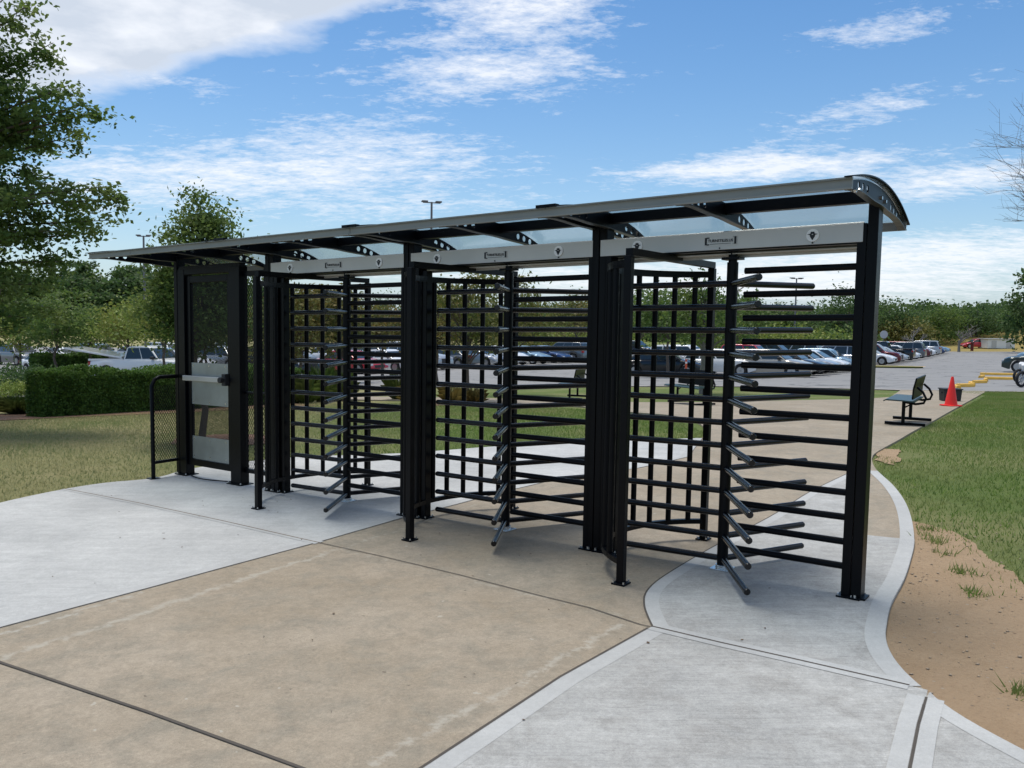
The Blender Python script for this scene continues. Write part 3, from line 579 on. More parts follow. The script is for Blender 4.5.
# ------------------------------------------------------------------ turnstiles
RC = (0.8755, 0.075); RG = 0.785
WW = [0.0, 1.8006, 3.6195]
def turnstile(label, u0):
    t = sthing('full_height_turnstile', label, 'turnstile', u0, 'full height turnstiles in a row')
    # right frame post
    def post(u, v, wu, wv, z1, bp=True):
        mb = MB(srt); mb.box((u-wu/2, v-wv/2, 0.004), (u+wu/2, v+wv/2, z1)); p = mb.build('frame_post', M['black'], t, bevel=0.004)
        mb = MB(srt); mb.box((u-wu/2-0.022, v-wv/2-0.022, 0.001), (u+wu/2+0.022, v+wv/2+0.022, 0.011)); mb.build('base_plate', M['black'], p, bevel=0.002)
        mb = MB(srt)
        for a in (-1, 1):
            for b in (-1, 1): mb.tube((u+a*(wu/2+0.011), v+b*(wv/2+0.011), 0.011), (u+a*(wu/2+0.011), v+b*(wv/2+0.011), 0.024), 0.006, 6)
        mb.build('anchor_bolt', M['shiny'], p); return p
    post(0.059, 0.0, 0.052, 0.10, 2.20)
    post(1.728, 0.0, 0.052, 0.10, 2.10); post(1.662, 0.012, 0.05, 0.07, 2.06)
    for i in range(13):
        z = 0.1758+0.1484*i
        mb = MB(srt); mb.tube((0.08, 0, z), (0.762, 0, z), 0.0205, 12); mb.build('barrier_bar', M['black'], t, smooth=40)
    # cage: front post, curved rails, uprights, back post
    A0, A1 = radians(-61), radians(57.5)
    def cp(a, r=RG): return (RC[0]+r*cos(a), RC[1]+r*sin(a))
    for a in (A0, A1): post(*cp(a), 0.048, 0.048, 2.035)
    for z, w in ((1.99, 0.045), (0.14, 0.034)):
        mb = MB(srt); K = 26
        for k in range(K):
            a, b = A0+(A1-A0)*k/K, A0+(A1-A0)*(k+1)/K
            p = [cp(a, RG-0.018), cp(b, RG-0.018), cp(b, RG+0.018), cp(a, RG+0.018)]
            mb.add([(*q, z-w/2) for q in p]+[(*q, z+w/2) for q in p], [(3, 2, 1, 0), (4, 5, 6, 7), (0, 1, 5, 4), (2, 3, 7, 6)])
        mb.build('curved_rail', M['black'], t, fix=False)
    for d in (-48, -36.5, -25, -14, 1.5, 13, 25, 37, 48.5):
        x, y = cp(radians(d)); mb = MB(srt); mb.tube((x, y, 0.14), (x, y, 1.99), 0.021, 8); mb.build('cage_bar', M['black'], t, smooth=50)
    p, q = cp(A0), cp(A1)
    mb = MB(srt); mb.bar((p[0], p[1], 2.058), (q[0], q[1], 2.058), 0.05, 0.044); mb.build('top_rail', M['black'], t)
    # header housing
    mb = MB(srt); mb.box((0.052, -0.053, 2.093), (1.79, -0.047, 2.205)); mb.build('header_cover', M['steel'], t, bevel=0.0015)
    mb = MB(srt); mb.box((0.052, -0.046, 2.199), (1.79, 0.145, 2.205)); mb.add([(0.052, -0.0535, 2.2), (1.79, -0.0535, 2.2), (1.79, -0.044, 2.2085), (0.052, -0.044, 2.2085), (0.052, -0.044, 2.2), (1.79, -0.044, 2.2)], [(0, 1, 2, 3), (0, 4, 5, 1), (3, 2, 5, 4)]); mb.build('header_top', M['shiny'], t)
    mb = MB(srt); mb.box((0.056, -0.046, 2.084), (1.788, 0.045, 2.194)); mb.build('header_beam', M['black'], t)
    mb = MB(srt); mb.box((0.052, 0.139, 2.052), (1.788, 0.145, 2.198)); mb.box((0.056, 0.048, 2.070), (1.788, 0.138, 2.076)); mb.build('header_back', M['steel'], t)
    # nameplate with lettering
    def on(v, uc, zc): return (-uc, v, zc+HS*uc)
    mb = MB(srt); mb.box((0.80, -0.0565, 2.118), (1.02, -0.0535, 2.176)); pl = mb.build('name_plate', M['steel'], t)
    fc = bpy.data.curves.new('lettering', 'FONT'); fc.body = 'TURNSTILES.US'; fc.size = 0.0245; fc.align_x = 'CENTER'; fc.align_y = 'CENTER'; fc.extrude = 0.0006; fc.offset = 0.0006
    tmp = bpy.data.objects.new('lettering', fc); me = bpy.data.meshes.new_from_object(tmp); bpy.data.objects.remove(tmp); me.materials.append(M['ink']); me.name = 'lettering'
    o = bpy.data.objects.new('lettering', me); C.objects.link(o); o.parent = pl; o.matrix_local = Matrix.Translation(on(-0.058, 0.91, 2.149)) @ Matrix.Rotation(pi/2, 4, 'X')
    mb = MB(srt)
    for s in (-1, 1):
        u = 0.91+s*0.098
        mb.box((u-0.007, -0.0585, 2.125), (u+0.007, -0.057, 2.172))
        mb.box((u-s*0.018-0.005, -0.0585, 2.166), (u-s*0.010+0.005, -0.057, 2.1735)); mb.box((u-s*0.018-0.005, -0.0585, 2.1235), (u-s*0.010+0.005, -0.057, 2.131))
    mb.box((0.84, -0.0585, 2.129), (0.98, -0.057, 2.1315)); mb.build('plate_mark', M['ink'], pl)
    for u in (0.335, 1.50):
        mb = MB(srt); mb.tube((u, -0.0535, 2.147), (u, -0.061, 2.147), 0.037, 28); d = mb.build('round_badge', M['white'], t, smooth=40)
        hat = [(-0.032, 0.006), (-0.013, 0.010), (-0.010, 0.021), (0.010, 0.021), (0.013, 0.010), (0.032, 0.006), (0.016, 0.002), (0.015, -0.006), (0.002, -0.027), (-0.002, -0.027), (-0.015, -0.006), (-0.016, 0.002)]
        mb = MB(srt); mb.extr([(u+a, 2.147+b) for a, b in hat], 1, -0.0612, -0.0626); mb.build('badge_emblem', M['ink'], d)
        mb = MB(srt); mb.box((u-0.004, -0.064, 2.1505), (u+0.004, -0.0628, 2.1535)); mb.build('badge_emblem', M['white'], d)
        mb = MB(srt); mb.tube((u, -0.0535, 2.103), (u, -0.060, 2.103), 0.005, 8); mb.build('screw', M['ink'], t)
    mb = MB(srt); mb.tube((0.915, -0.0535, 2.103), (0.915, -0.058, 2.103), 0.005, 8); mb.build('screw', M['ink'], t)
    # rotor
    def rp(u, v, z): return srt(RC[0]+u, RC[1]+v, z)
    mb = MB(rp); mb.tube((0, 0, 0.03), (0, 0, 2.02), 0.036, 20); rot = mb.build('rotor', M['black'], t, smooth=40)
    mb = MB(rp); mb.tube((0, 0, 2.02), (0, 0, 2.085), 0.028, 16); mb.box((-0.06, -0.045, 2.035), (0.06, 0.045, 2.052)); mb.build('top_bearing', M['black'], rot)
    mb = MB(rp); mb.box((-0.065, -0.065, 0.001), (0.065, 0.065, 0.012)); mb.tube((0, 0, 0.012), (0, 0, 0.034), 0.045, 20); mb.build('floor_bearing', M['shiny'], rot, bevel=0.002)
    ang = [radians(-123.5), radians(-3.5), radians(116.5)]
    for a in ang:
        dx, dy = cos(a), sin(a)
        for i in range(13):
            z = 0.074+0.1508*i
            mb = MB(rp); mb.tube((dx*0.03, dy*0.03, z), (dx*0.715, dy*0.715, z), 0.0205, 14)
            mb.tube((dx*0.715, dy*0.715, z), (dx*0.722, dy*0.722, z), 0.0205, 14, 0.0165)
            mb.build('arm', M['arm'], rot, smooth=40)
    return t
t1 = turnstile('right hand full height turnstile, nearest one, standing by the curved kerb', WW[0])
index_kids()
for u0, lab in ((WW[1], 'middle full height turnstile, between the right and left ones, standing on old tan concrete'),
                (WW[2], 'left hand full height turnstile beside the mesh gate, standing on new grey concrete')):
    c = copytree(t1); x, y = UV(u0, 0); c.location = (x, y, HS*u0); c['label'] = lab
    if lab.startswith('middle'):                       # its rotor rests a few degrees further round
        for ch in bpy.data.objects:
            if ch.parent == c and ch.name.startswith('rotor'):
                pv = Matrix.Translation((-RC[0], RC[1], 0)); ch.matrix_local = pv @ Matrix.Rotation(radians(-3.2), 4, 'Z') @ pv.inverted()

# ------------------------------------------------------------------ mesh fence, gate and hand rail
def meshpanel(mb, p0, du, dv, z0, z1, pitch=0.032, h=0.052, w=0.0035, th=0.003):
    # expanded metal: two families of thin strands in the vertical plane p0 + s*(du,dv)
    Ln = math.hypot(du, dv); sl = h/pitch
    def seg(s0, za, s1, zb):
        a = (p0[0]+du*s0/Ln, p0[1]+dv*s0/Ln, za); b = (p0[0]+du*s1/Ln, p0[1]+dv*s1/Ln, zb)
        mb.bar(a, b, th, w, up=(-dv/Ln, du/Ln, 0))
    for sgn in (1, -1):
        k = -int((z1-z0)/sl/pitch)-2 if sgn == 1 else 0
        kk = int((Ln+(z1-z0)/sl)/pitch)+2
        for i in range(-kk, kk):
            # line: z = z0 + sgn*sl*(s - i*pitch)
            s_a = i*pitch; lo, hi = 0.0, Ln
            sz0, sz1 = s_a, s_a+sgn*(z1-z0)/sl
            a, b = max(min(sz0, sz1), 0), min(max(sz0, sz1), Ln)
            if b-a < 0.004: continue
            seg(a, z0+sgn*sl*(a-s_a), b, z0+sgn*sl*(b-s_a))
fence = sthing('mesh_fence_panel', 'narrow black expanded metal fence panel between the gate and the left turnstile', 'fence', 5.5)
def f_(u, v, z): return srt(u-5.5, v, z)
def f2(u, v, z): return (-(u-5.5), v, z+HS*(u-5.5))
mb = MB(f2); meshpanel(mb, (5.50, 0.02), 0.42, 0, 0.17, 2.10, w=0.0028); mb.build('mesh_infill', M['black'], fence, fix=False)
for a, b in (((5.50, 0, 0.13), (5.92, 0.04, 0.17)), ((5.50, 0, 2.10), (5.92, 0.04, 2.15)), ((5.50, 0.005, 0.93), (5.92, 0.035, 0.95))):
    mb = MB(f2); mb.box(a, b); mb.build('rail', M['black'], fence)
for u in (5.52, ): mb = MB(f2); mb.box((u-0.02, -0.03, 0.004), (u+0.03, 0.05, 2.2)); mb.build('post', M['black'], fence, bevel=0.003)
gate = sthing('pedestrian_gate', 'black mesh swing gate with steel kick plates and push bar', 'gate', 6.0)
def g2(u, v, z): return (-(u-6.0), v, z+HS*(u-6.0))
for u, w in ((6.0, 0.085), (6.93, 0.06)):
    mb = MB(g2); mb.box((u-w, -0.045, 0.004), (u+w, 0.055, 2.2)); p = mb.build('gate_post', M['black'], gate, bevel=0.004)
    mb = MB(g2); mb.box((u-w-0.03, -0.075, 0.001), (u+w+0.03, 0.085, 0.012)); mb.build('base_plate', M['black'], p)
    for a in (-1, 1): mb = MB(g2); mb.tube((u+a*(w+0.015), -0.06, 0.012), (u+a*(w+0.015), -0.06, 0.028), 0.008, 6); mb.build('anchor_bolt', M['shiny'], p)
mb = MB(g2); mb.box((5.915, -0.04, 2.145), (6.99, 0.05, 2.215)); mb.build('top_rail', M['black'], gate, bevel=0.003)
leaf = MB(g2)
for a, b in (((6.09, -0.02, 0.12), (6.15, 0.02, 2.13)), ((6.80, -0.02, 0.12), (6.865, 0.02, 2.13)), ((6.15, -0.02, 0.12), (6.80, 0.02, 0.19)), ((6.15, -0.02, 2.06), (6.80, 0.02, 2.13))): leaf.box(a, b)
lf = leaf.build('gate_leaf', M['black'], gate, bevel=0.003)
mb = MB(g2); meshpanel(mb, (6.15, 0.0), 0.65, 0, 0.19, 2.06, 0.022, 0.026, 0.0024); mb.build('mesh_infill', M['black'], lf, fix=False)
mb = MB(g2); mb.box((6.155, -0.012, 0.195), (6.80, -0.006, 0.44)); mb.build('kick_plate', M['steel_plate'], lf)
mb = MB(g2); mb.box((6.155, -0.012, 0.78), (6.80, -0.006, 1.22)); mb.build('push_plate', M['steel_plate'], lf)
mb = MB(g2); mb.box((6.19, -0.085, 1.03), (6.86, -0.05, 1.085)); mb.box((6.80, -0.05, 1.035), (6.85, -0.012, 1.08)); mb.build('push_bar', M['steel'], lf, bevel=0.006)
mb = MB(g2); mb.box((6.13, -0.07, 1.0), (6.19, -0.012, 1.12)); mb.tube((6.16, -0.05, 1.06), (6.16, -0.12, 1.06), 0.03, 10); mb.build('latch', M['trim'], lf, bevel=0.006)
for z in (0.23, 0.41, 0.81, 1.19):
    mb = MB(g2)
    for u in (6.2, 6.48, 6.76): mb.tube((u, -0.012, z), (u, -0.016, z), 0.008, 8)
    mb.build('screw', M['shiny'], lf)
mb = MB(g2); K = 14
pts = [(6.865-0.78*(k/K), -0.10*sin(pi*k/K)-0.02, 0.02) for k in range(K+1)]
mb.path(pts, 0.007, 6); mb.build('drag_strip', M['black'], gate)
mb = MB(g2); mb.box((5.92, -0.035, 2.215), (7.0, 0.035, 2.235)); mb.build('head_trim', M['black'], gate)
rail = sthing('hand_rail', 'short black hand rail with mesh infill left of the gate', 'railing', 7.05)
def h2(u, v, z): return (-(u-7.05), v, z+HS*(u-7.05))
mb = MB(h2)
mb.path([(6.98, -0.36, 0.004), (6.98, -0.36, 0.98), (6.985, -0.325, 1.045), (6.99, -0.27, 1.07), (7.0, -0.06, 1.07)], 0.021, 10); mb.build('rail_tube', M['black'], rail, smooth=40)
mb = MB(h2); mb.box((6.93, -0.41, 0.001), (7.03, -0.31, 0.012)); mb.build('base_plate', M['black'], rail)
mb = MB(h2); mb.bar((6.98, -0.36, 0.17), (7.0, -0.06, 0.17), 0.025, 0.03); mb.build('bottom_rail', M['black'], rail)
mb = MB(h2); meshpanel(mb, (6.982, -0.345), 0.017, 0.28, 0.18, 0.98, 0.028, 0.046, 0.0035); mb.build('mesh_infill', M['black'], rail, fix=False)
#@@OBJECTS

# ------------------------------------------------------------------ foliage helpers
def npmesh(name, V, F, m, parent=None):
    me = bpy.data.meshes.new(name); V = np.asarray(V, np.float32); F = np.asarray(F, np.int32); k = F.shape[1]
    me.vertices.add(len(V)); me.vertices.foreach_set('co', V.ravel()); me.loops.add(F.size); me.loops.foreach_set('vertex_index', F.ravel())
    me.polygons.add(len(F)); me.polygons.foreach_set('loop_start', np.arange(0, F.size, k, dtype=np.int32))
    me.update(calc_edges=True); me.materials.append(m)
    o = bpy.data.objects.new(name, me); C.objects.link(o); o.parent = parent; return o
def leafquads(P, size, rng, flat=0.0, aspect=0.55):
    n = len(P); a = rng.normal(size=(n, 3)); a[:, 2] *= (1-flat); a /= np.linalg.norm(a, axis=1)[:, None]
    b = rng.normal(size=(n, 3)); b[:, 2] *= (1-flat); b -= a*(a*b).sum(1)[:, None]; b /= np.linalg.norm(b, axis=1)[:, None]
    s = size*rng.uniform(0.65, 1.3, size=(n, 1)); a = a*s*0.5; b = b*s*0.5*aspect
    V = np.stack([P-a, P+b*1.0+a*0.1, P+a, P-b+a*0.1], 1).reshape(-1, 3)
    return V, np.arange(4*n).reshape(-1, 4)
def blobs(rng, n, c, r, lo=0.45, squash=0.0, cone=0.0):
    d = rng.normal(size=(n, 3)); d /= np.linalg.norm(d, axis=1)[:, None]
    d *= rng.uniform(lo**2, 1, size=(n, 1))**0.5
    if cone: d[:, :2] *= (1-cone*np.clip(d[:, 2:3]*0.5+0.5, 0, 1))
    return np.array(c)+d*np.array(r)
def crown(name, m, parent, rng, centres, per, cr, size, flat=0.25):
    P = []
    for c in centres:
        k = int(per*rng.uniform(0.6, 1.4)); s = cr*rng.uniform(0.7, 1.3)
        P.append(c+rng.normal(size=(k, 3))*np.array([s, s, s*0.62])*0.55)
    P = np.concatenate(P); V, F = leafquads(P, size, rng, flat); return npmesh(name, V, F, m, parent)
def limbs(mb, rng, base, top, r0, centres, nl=14, seg=4):
    base, top = Vector(base), Vector(top); pts = [base+(top-base)*(i/6)+Vector((rng.normal()*0.015, rng.normal()*0.015, 0))*(top-base).length*(i > 0) for i in range(7)]
    mb.path(pts, [r0*(1-0.78*i/6) for i in range(7)], 8)
    idx = rng.permutation(len(centres))[:nl]
    for i in idx:
        c = Vector(centres[i]); f = min(0.9, max(0.25, (c.z-base.z)/(top.z-base.z+1e-6)*0.62)); k = f*6; j = int(k)
        s = pts[j].lerp(pts[min(j+1, 6)], k-j); mid = s.lerp(c, 0.5)+Vector((rng.normal()*0.06, rng.normal()*0.06, 0.05))*(c-s).length
        r = r0*(1-0.78*f)*0.5; mb.path([s, mid, c], [r, r*0.6, r*0.2], 5)
def tree(name, label, cat, x, y, ztopw, rad, m, seed, bark='bark', nc=40, per=60, cr=None, size=0.12, trunk_r=0.1, clear=0.3, cone=0.35, group=None, squash=1.0, nl=14, bare=0):
    rng = np.random.default_rng(seed); z0 = T(x, y)-0.03; H = ztopw-z0
    t = thing(name, label, cat, (x, y, z0), 0, group)
    cz = H*(clear+(1-clear)/2); rz = H*(1-clear)/2
    c = blobs(rng, nc, (0, 0, cz), (rad, rad*squash, rz), 0.35, cone=cone)
    cr = cr or rad*0.38
    mb = MB(); limbs(mb, rng, (0, 0, -0.05), (0, 0, H*0.86), trunk_r, c, nl)
    for i in range(bare):
        a = rng.uniform(0, 2*pi); s = Vector((0, 0, H*rng.uniform(0.45, 0.8))); d = Vector((cos(a)*rad*rng.uniform(0.3, 0.9), sin(a)*rad*0.5, H*rng.uniform(0.12, 0.38)))
        e = s+d; mb.path([s, s+d*0.5+Vector((0, 0, 0.1)), e], [trunk_r*0.25, trunk_r*0.14, trunk_r*0.05], 5)
        for k in range(4):
            q = s+d*rng.uniform(0.4, 0.9); mb.path([q, q+Vector((rng.normal()*0.3, rng.normal()*0.3, 0.35))*rng.uniform(0.6, 1.4)], [trunk_r*0.08, trunk_r*0.03], 4)
    mb.build('trunk', M[bark], t, smooth=60)
    crown('crown', L[m], t, rng, c, per, cr, size); return t
def pxw(x, D): return (x-512)/839.1*D
def zpx(x, y, D): return 1.62+(319.0+(x-512)*0.0153-y)/839.1*D*1.003

# ------------------------------------------------------------------ lawn blades
def blades(name, label, cat, P, hgt, m, seed, w=0.005):
    rng = np.random.default_rng(seed); n = len(P); a = rng.uniform(0, 2*pi, n); h = hgt*rng.uniform(0.5, 1.4, n)
    z = np.array([T(px_, py_) for px_, py_ in P])-0.032
    B = np.column_stack([P, z]); d = np.column_stack([np.cos(a), np.sin(a), np.zeros(n)])*w*rng.uniform(0.7, 1.4, n)[:, None]
    ln = rng.normal(size=(n, 2))*0.45
    tip = B+np.column_stack([ln[:, 0]*h, ln[:, 1]*h, h])
    V = np.stack([B-d, B+d, tip], 1).reshape(-1, 3); o = npmesh(name, V, np.arange(3*n).reshape(-1, 3), m); o['kind'] = 'stuff'
    o['label'] = label; o['category'] = cat; return o
rng = np.random.default_rng(11)
eo = sorted([(p[1], p[0]) for p in outer if p[1] > 3.6]+[(12.02, 5.61), (14.9, 7.56), (18.65, 10.01), (25.37, 14.35)])
so = sorted([(9.3, 3.0), (6.95, 3.25), (6.5, 3.34), (6.15, 3.30), (5.57, 3.16), (5.23, 3.08), (4.84, 3.0), (4.5, 3.0), (4.0, 3.4), (3.3, 4.0)])
def ex(y): return np.interp(y, [a for a, b in eo], [b for a, b in eo])
def sx(y): return np.where(y < 9.3, np.interp(y, [a for a, b in so], [b for a, b in so]), -9)
y = 3.4+rng.random(440000)**0.8*25; x = 3+rng.random(440000)*20
vn = np.sin(x*5.1+np.sin(y*3.7)*1.3)*np.sin(y*4.3+np.cos(x*2.9))
edge_ = np.maximum(ex(y)+0.03, sx(y)+0.12*vn+rng.normal(size=len(y))*0.085)
bare_ = np.exp(-((x-4.95)**2+(y-10.7)**2)/0.22)
ok = (x > edge_) & (x < 0.66*y+6) & (rng.random(len(y)) > bare_*1.2)
blades('lawn_grass', 'green mown grass right of the walk beside the bare soil', 'grass', np.column_stack([x, y])[ok], 0.042, L['grass'], 1)
# tufts inside the soil
tp = []
for cx, cy, r, n in ((3.36, 6.62, 0.04, 60), (3.22, 6.25, 0.05, 70), (3.1, 5.9, 0.04, 40), (2.30, 3.60, 0.032, 110), (2.45, 3.42, 0.025, 60), (3.0, 5.45, 0.05, 70), (2.85, 5.0, 0.05, 70), (3.25, 6.45, 0.03, 30)):
    tp.append(np.array([cx, cy])+rng.normal(size=(n, 2))*r)
blades('grass_tufts', 'small grass tufts growing in the bare orange soil', 'grass', np.concatenate(tp), 0.06, L['grass'], 2)
le2 = sorted([(p[0], p[1]) for p in leftEdge if p[1] > 6.9])
x = -13+rng.random(230000)*16; y = 6.5+rng.random(230000)**0.8*15
lo = np.where(x < -4.65, 0, np.interp(x, [a for a, b in le2], [b for a, b in le2]))
px_ = np.interp(y, [12.1, 13.1, 14.6, 15.9, 16.6, 18, 19, 19.6, 20.2], [2.77, 3.06, 3.21, 3.02, 2.4, 1.69, 0.64, -0.74, -2.7])
hed = (x+8.74)*(-0.81)+(y-15.3)*0.585 > -0.25
ok = (y > lo+0.03) & ((y < 12.1) | (x < px_)) & ((y < 20.2)) & (x > -0.62*y-1.2) & ~hed & (((x+4.1)**2+(y-11.9)**2) > 0.45)
P_ = np.column_stack([x, y])[ok]; lf_ = P_[:, 0] < -2.2+rng.normal(size=len(P_))*0.8
blades('lawn_grass', 'dry yellowish grass of the left lawn in front of the hedge', 'grass', P_[lf_], 0.034, L['drygrass'], 3)
blades('lawn_grass', 'green mown grass behind the turnstiles', 'grass', P_[~lf_], 0.036, L['grass'], 4)

# ------------------------------------------------------------------ hedges, shrubs, ornamental grasses
def hedge(label, p, q, depth, h, size, dens, seed, group='clipped hedges', m='hedge'):
    rng = np.random.default_rng(seed); p, q = Vector((*p, 0)), Vector((*q, 0)); d = (q-p); Ln = d.length; d.normalize(); nr = Vector((-d.y, d.x, 0))
    t = thing('clipped_hedge', label, 'hedge', (p.x, p.y, T(p.x, p.y)-0.03), 0, group)
    def W_(s, w, z):
        X_, Y_ = d.x*s+nr.x*w, d.y*s+nr.y*w; return (X_, Y_, z+T(p.x+X_, p.y+Y_)-T(p.x, p.y))
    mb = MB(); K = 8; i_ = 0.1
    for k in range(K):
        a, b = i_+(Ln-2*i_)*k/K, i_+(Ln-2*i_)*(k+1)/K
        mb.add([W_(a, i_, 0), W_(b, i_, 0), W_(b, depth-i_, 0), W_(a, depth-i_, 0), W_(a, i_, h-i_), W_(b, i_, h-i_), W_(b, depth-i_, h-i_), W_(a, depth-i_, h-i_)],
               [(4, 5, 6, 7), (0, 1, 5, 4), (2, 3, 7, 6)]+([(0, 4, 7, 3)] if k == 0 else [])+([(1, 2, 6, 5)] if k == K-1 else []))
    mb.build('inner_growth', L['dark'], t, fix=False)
    A = [Ln*h, Ln*depth, depth*h, depth*h, Ln*h]; n = int(sum(A)*dens); f = rng.choice(5, n, p=np.array(A)/sum(A))
    s = rng.random(n)*Ln; w = rng.random(n)*depth; z = rng.random(n)*h; j = np.abs(rng.normal(size=n))*0.05-0.03
    bump = 0.05*np.sin(s*3.1+seed)+0.04*np.sin(s*7.7+z*5)+0.03*np.sin(w*6+s*2)
    w = np.where(f == 0, j-bump*0.6, w); z = np.where(f == 1, h-j+bump, z); s = np.where(f == 2, j, s); s = np.where(f == 3, Ln-j, s); w = np.where(f == 4, depth-j, w)
    P = np.array([W_(a, b, max(c, 0.02)) for a, b, c in zip(s, w, z)]); V, F = leafquads(P, size, rng, 0.1, 0.6); npmesh('foliage', V, F, L[m], t); return t
hedge('long dark clipped hedge behind the left lawn, in front of the white pickup', (-8.75, 15.55), (-5.2, 20.6), 0.6, 0.86, 0.055, 3000, 5)
hedge('clipped green hedge in the parking island behind the white pickup', (pxw(36, 49), 49), (pxw(112, 52), 52), 1.5, 1.35, 0.16, 260, 6)
def shrub(label, x, y, r, h, m, size, n, seed, group=None, name='shrub'):
    rng = np.random.default_rng(seed); t = thing(name, label, 'shrub', (x, y, T(x, y)-0.03), 0, group)
    c = blobs(rng, 26, (0, 0, h*0.5), (r, r*0.8, h*0.5), 0.4); mb = MB()
    for k in range(6):
        e = Vector(c[k]); mb.path([(0, 0, 0), e*0.5, e], [0.03*h, 0.02*h, 0.008*h], 5)
    mb.build('stems', M['bark'], t); crown('foliage', L[m], t, rng, c, n/26, r*0.36, size); return t
shrub('dark round shrub at the left picture edge beyond the hedge', pxw(14, 26), 26, 1.0, 0.95, 'dark', 0.09, 3800, 21)
shrub('low bright green shrub by the kerb at the left picture edge', pxw(4, 24), 24, 0.85, 0.42, 'lime', 0.07, 2600, 22)
shrub('low dark green shrub left of the white pickup bed', pxw(42, 34), 34, 0.9, 0.75, 'dark', 0.1, 2200, 23)
for k, (xp, D, r, h, mm) in enumerate(((742, 92, 5, 3.0, 'lime'), (775, 94, 6, 2.9, 'lime'), (806, 92, 5, 2.8, 'lime'), (832, 98, 5, 2.6, 'green'), (715, 90, 4, 2.6, 'green'), (560, 96, 7, 2.8, 'lime'), (600, 100, 6, 3, 'lime'), (530, 92, 5, 2.6, 'olive'))):
    shrub(['yellow green bush left of the white lamp post, beyond the lot', 'widest yellow green bush below the distant lamp post', 'yellow green bush nearest the right turnstile post', 'darker green bush beside the right frame post', 'green bush behind the nearest turnstile rotor',
           'yellow green bush behind the middle turnstile bars', 'yellow green bush at the right frame post of the middle turnstile', 'olive bush behind the middle rotor'][k], pxw(xp, D), D, r, h+T(pxw(xp, D), D)*0, mm, 0.42, 1500, 30+k, 'bushes beyond the parking lot')
def grassclump(label, x, y, r, h, m, n, seed):
    rng = np.random.default_rng(seed); a = rng.uniform(0, 2*pi, n); q = rng.random(n)**0.6*r*0.3; o_ = rng.random(n)**1.4*r*1.1
    B = np.column_stack([np.cos(a)*q, np.sin(a)*q, np.zeros(n)]); hh = h*rng.uniform(0.35, 1.15, n)
    Mid = B+np.column_stack([np.cos(a)*o_*0.45, np.sin(a)*o_*0.45, hh*0.75]); Tp = B+np.column_stack([np.cos(a)*o_, np.sin(a)*o_, hh*(1-0.25*o_/r)])
    wv = np.column_stack([-np.sin(a), np.cos(a), np.zeros(n)])*0.005
    V = np.stack([B-wv, B+wv, Mid+wv, Tp, Mid-wv], 1).reshape(-1, 3)
    t = thing('ornamental_grass', label, 'grass clump', (x, y, T(x, y)-0.03), 0, 'ornamental grass clumps')
    npmesh('grass_leaves', V, np.arange(5*n).reshape(-1, 5), L[m], t)
    mb = MB(); mb.tube((0, 0, 0), (0, 0, 0.06), r*0.3, 10, r*0.2); mb.build('root_crown', M['mulch'], t)
grassclump('bright green grass clump left of the long hedge', pxw(16, 16.6), 16.6, 0.42, 0.36, 'ornam', 1500, 41)
for k, (xp, D, r, h, mm) in enumerate(((305, 20.5, .45, .8, 'ornam'), (322, 21.3, .5, .95, 'ornam'), (340, 21.8, .45, .85, 'ornam'), (398, 22, .4, .8, 'ornam'), (452, 19.8, .34, .5, 'gold'), (474, 20.2, .3, .42, 'gold'), (410, 20.2, .3, .5, 'gold'))):
    grassclump(['first tall green grass clump right of the mesh fence', 'tallest green grass clump behind the left turnstile', 'green grass clump left of the left rotor', 'green grass clump behind the left barrier bars',
                'golden grass clump nearest the middle cage post', 'golden grass clump beside the forked tree', 'golden grass clump behind the joint of left and middle turnstiles'][k], pxw(xp, D), D, r, h, mm, 230, 50+k)

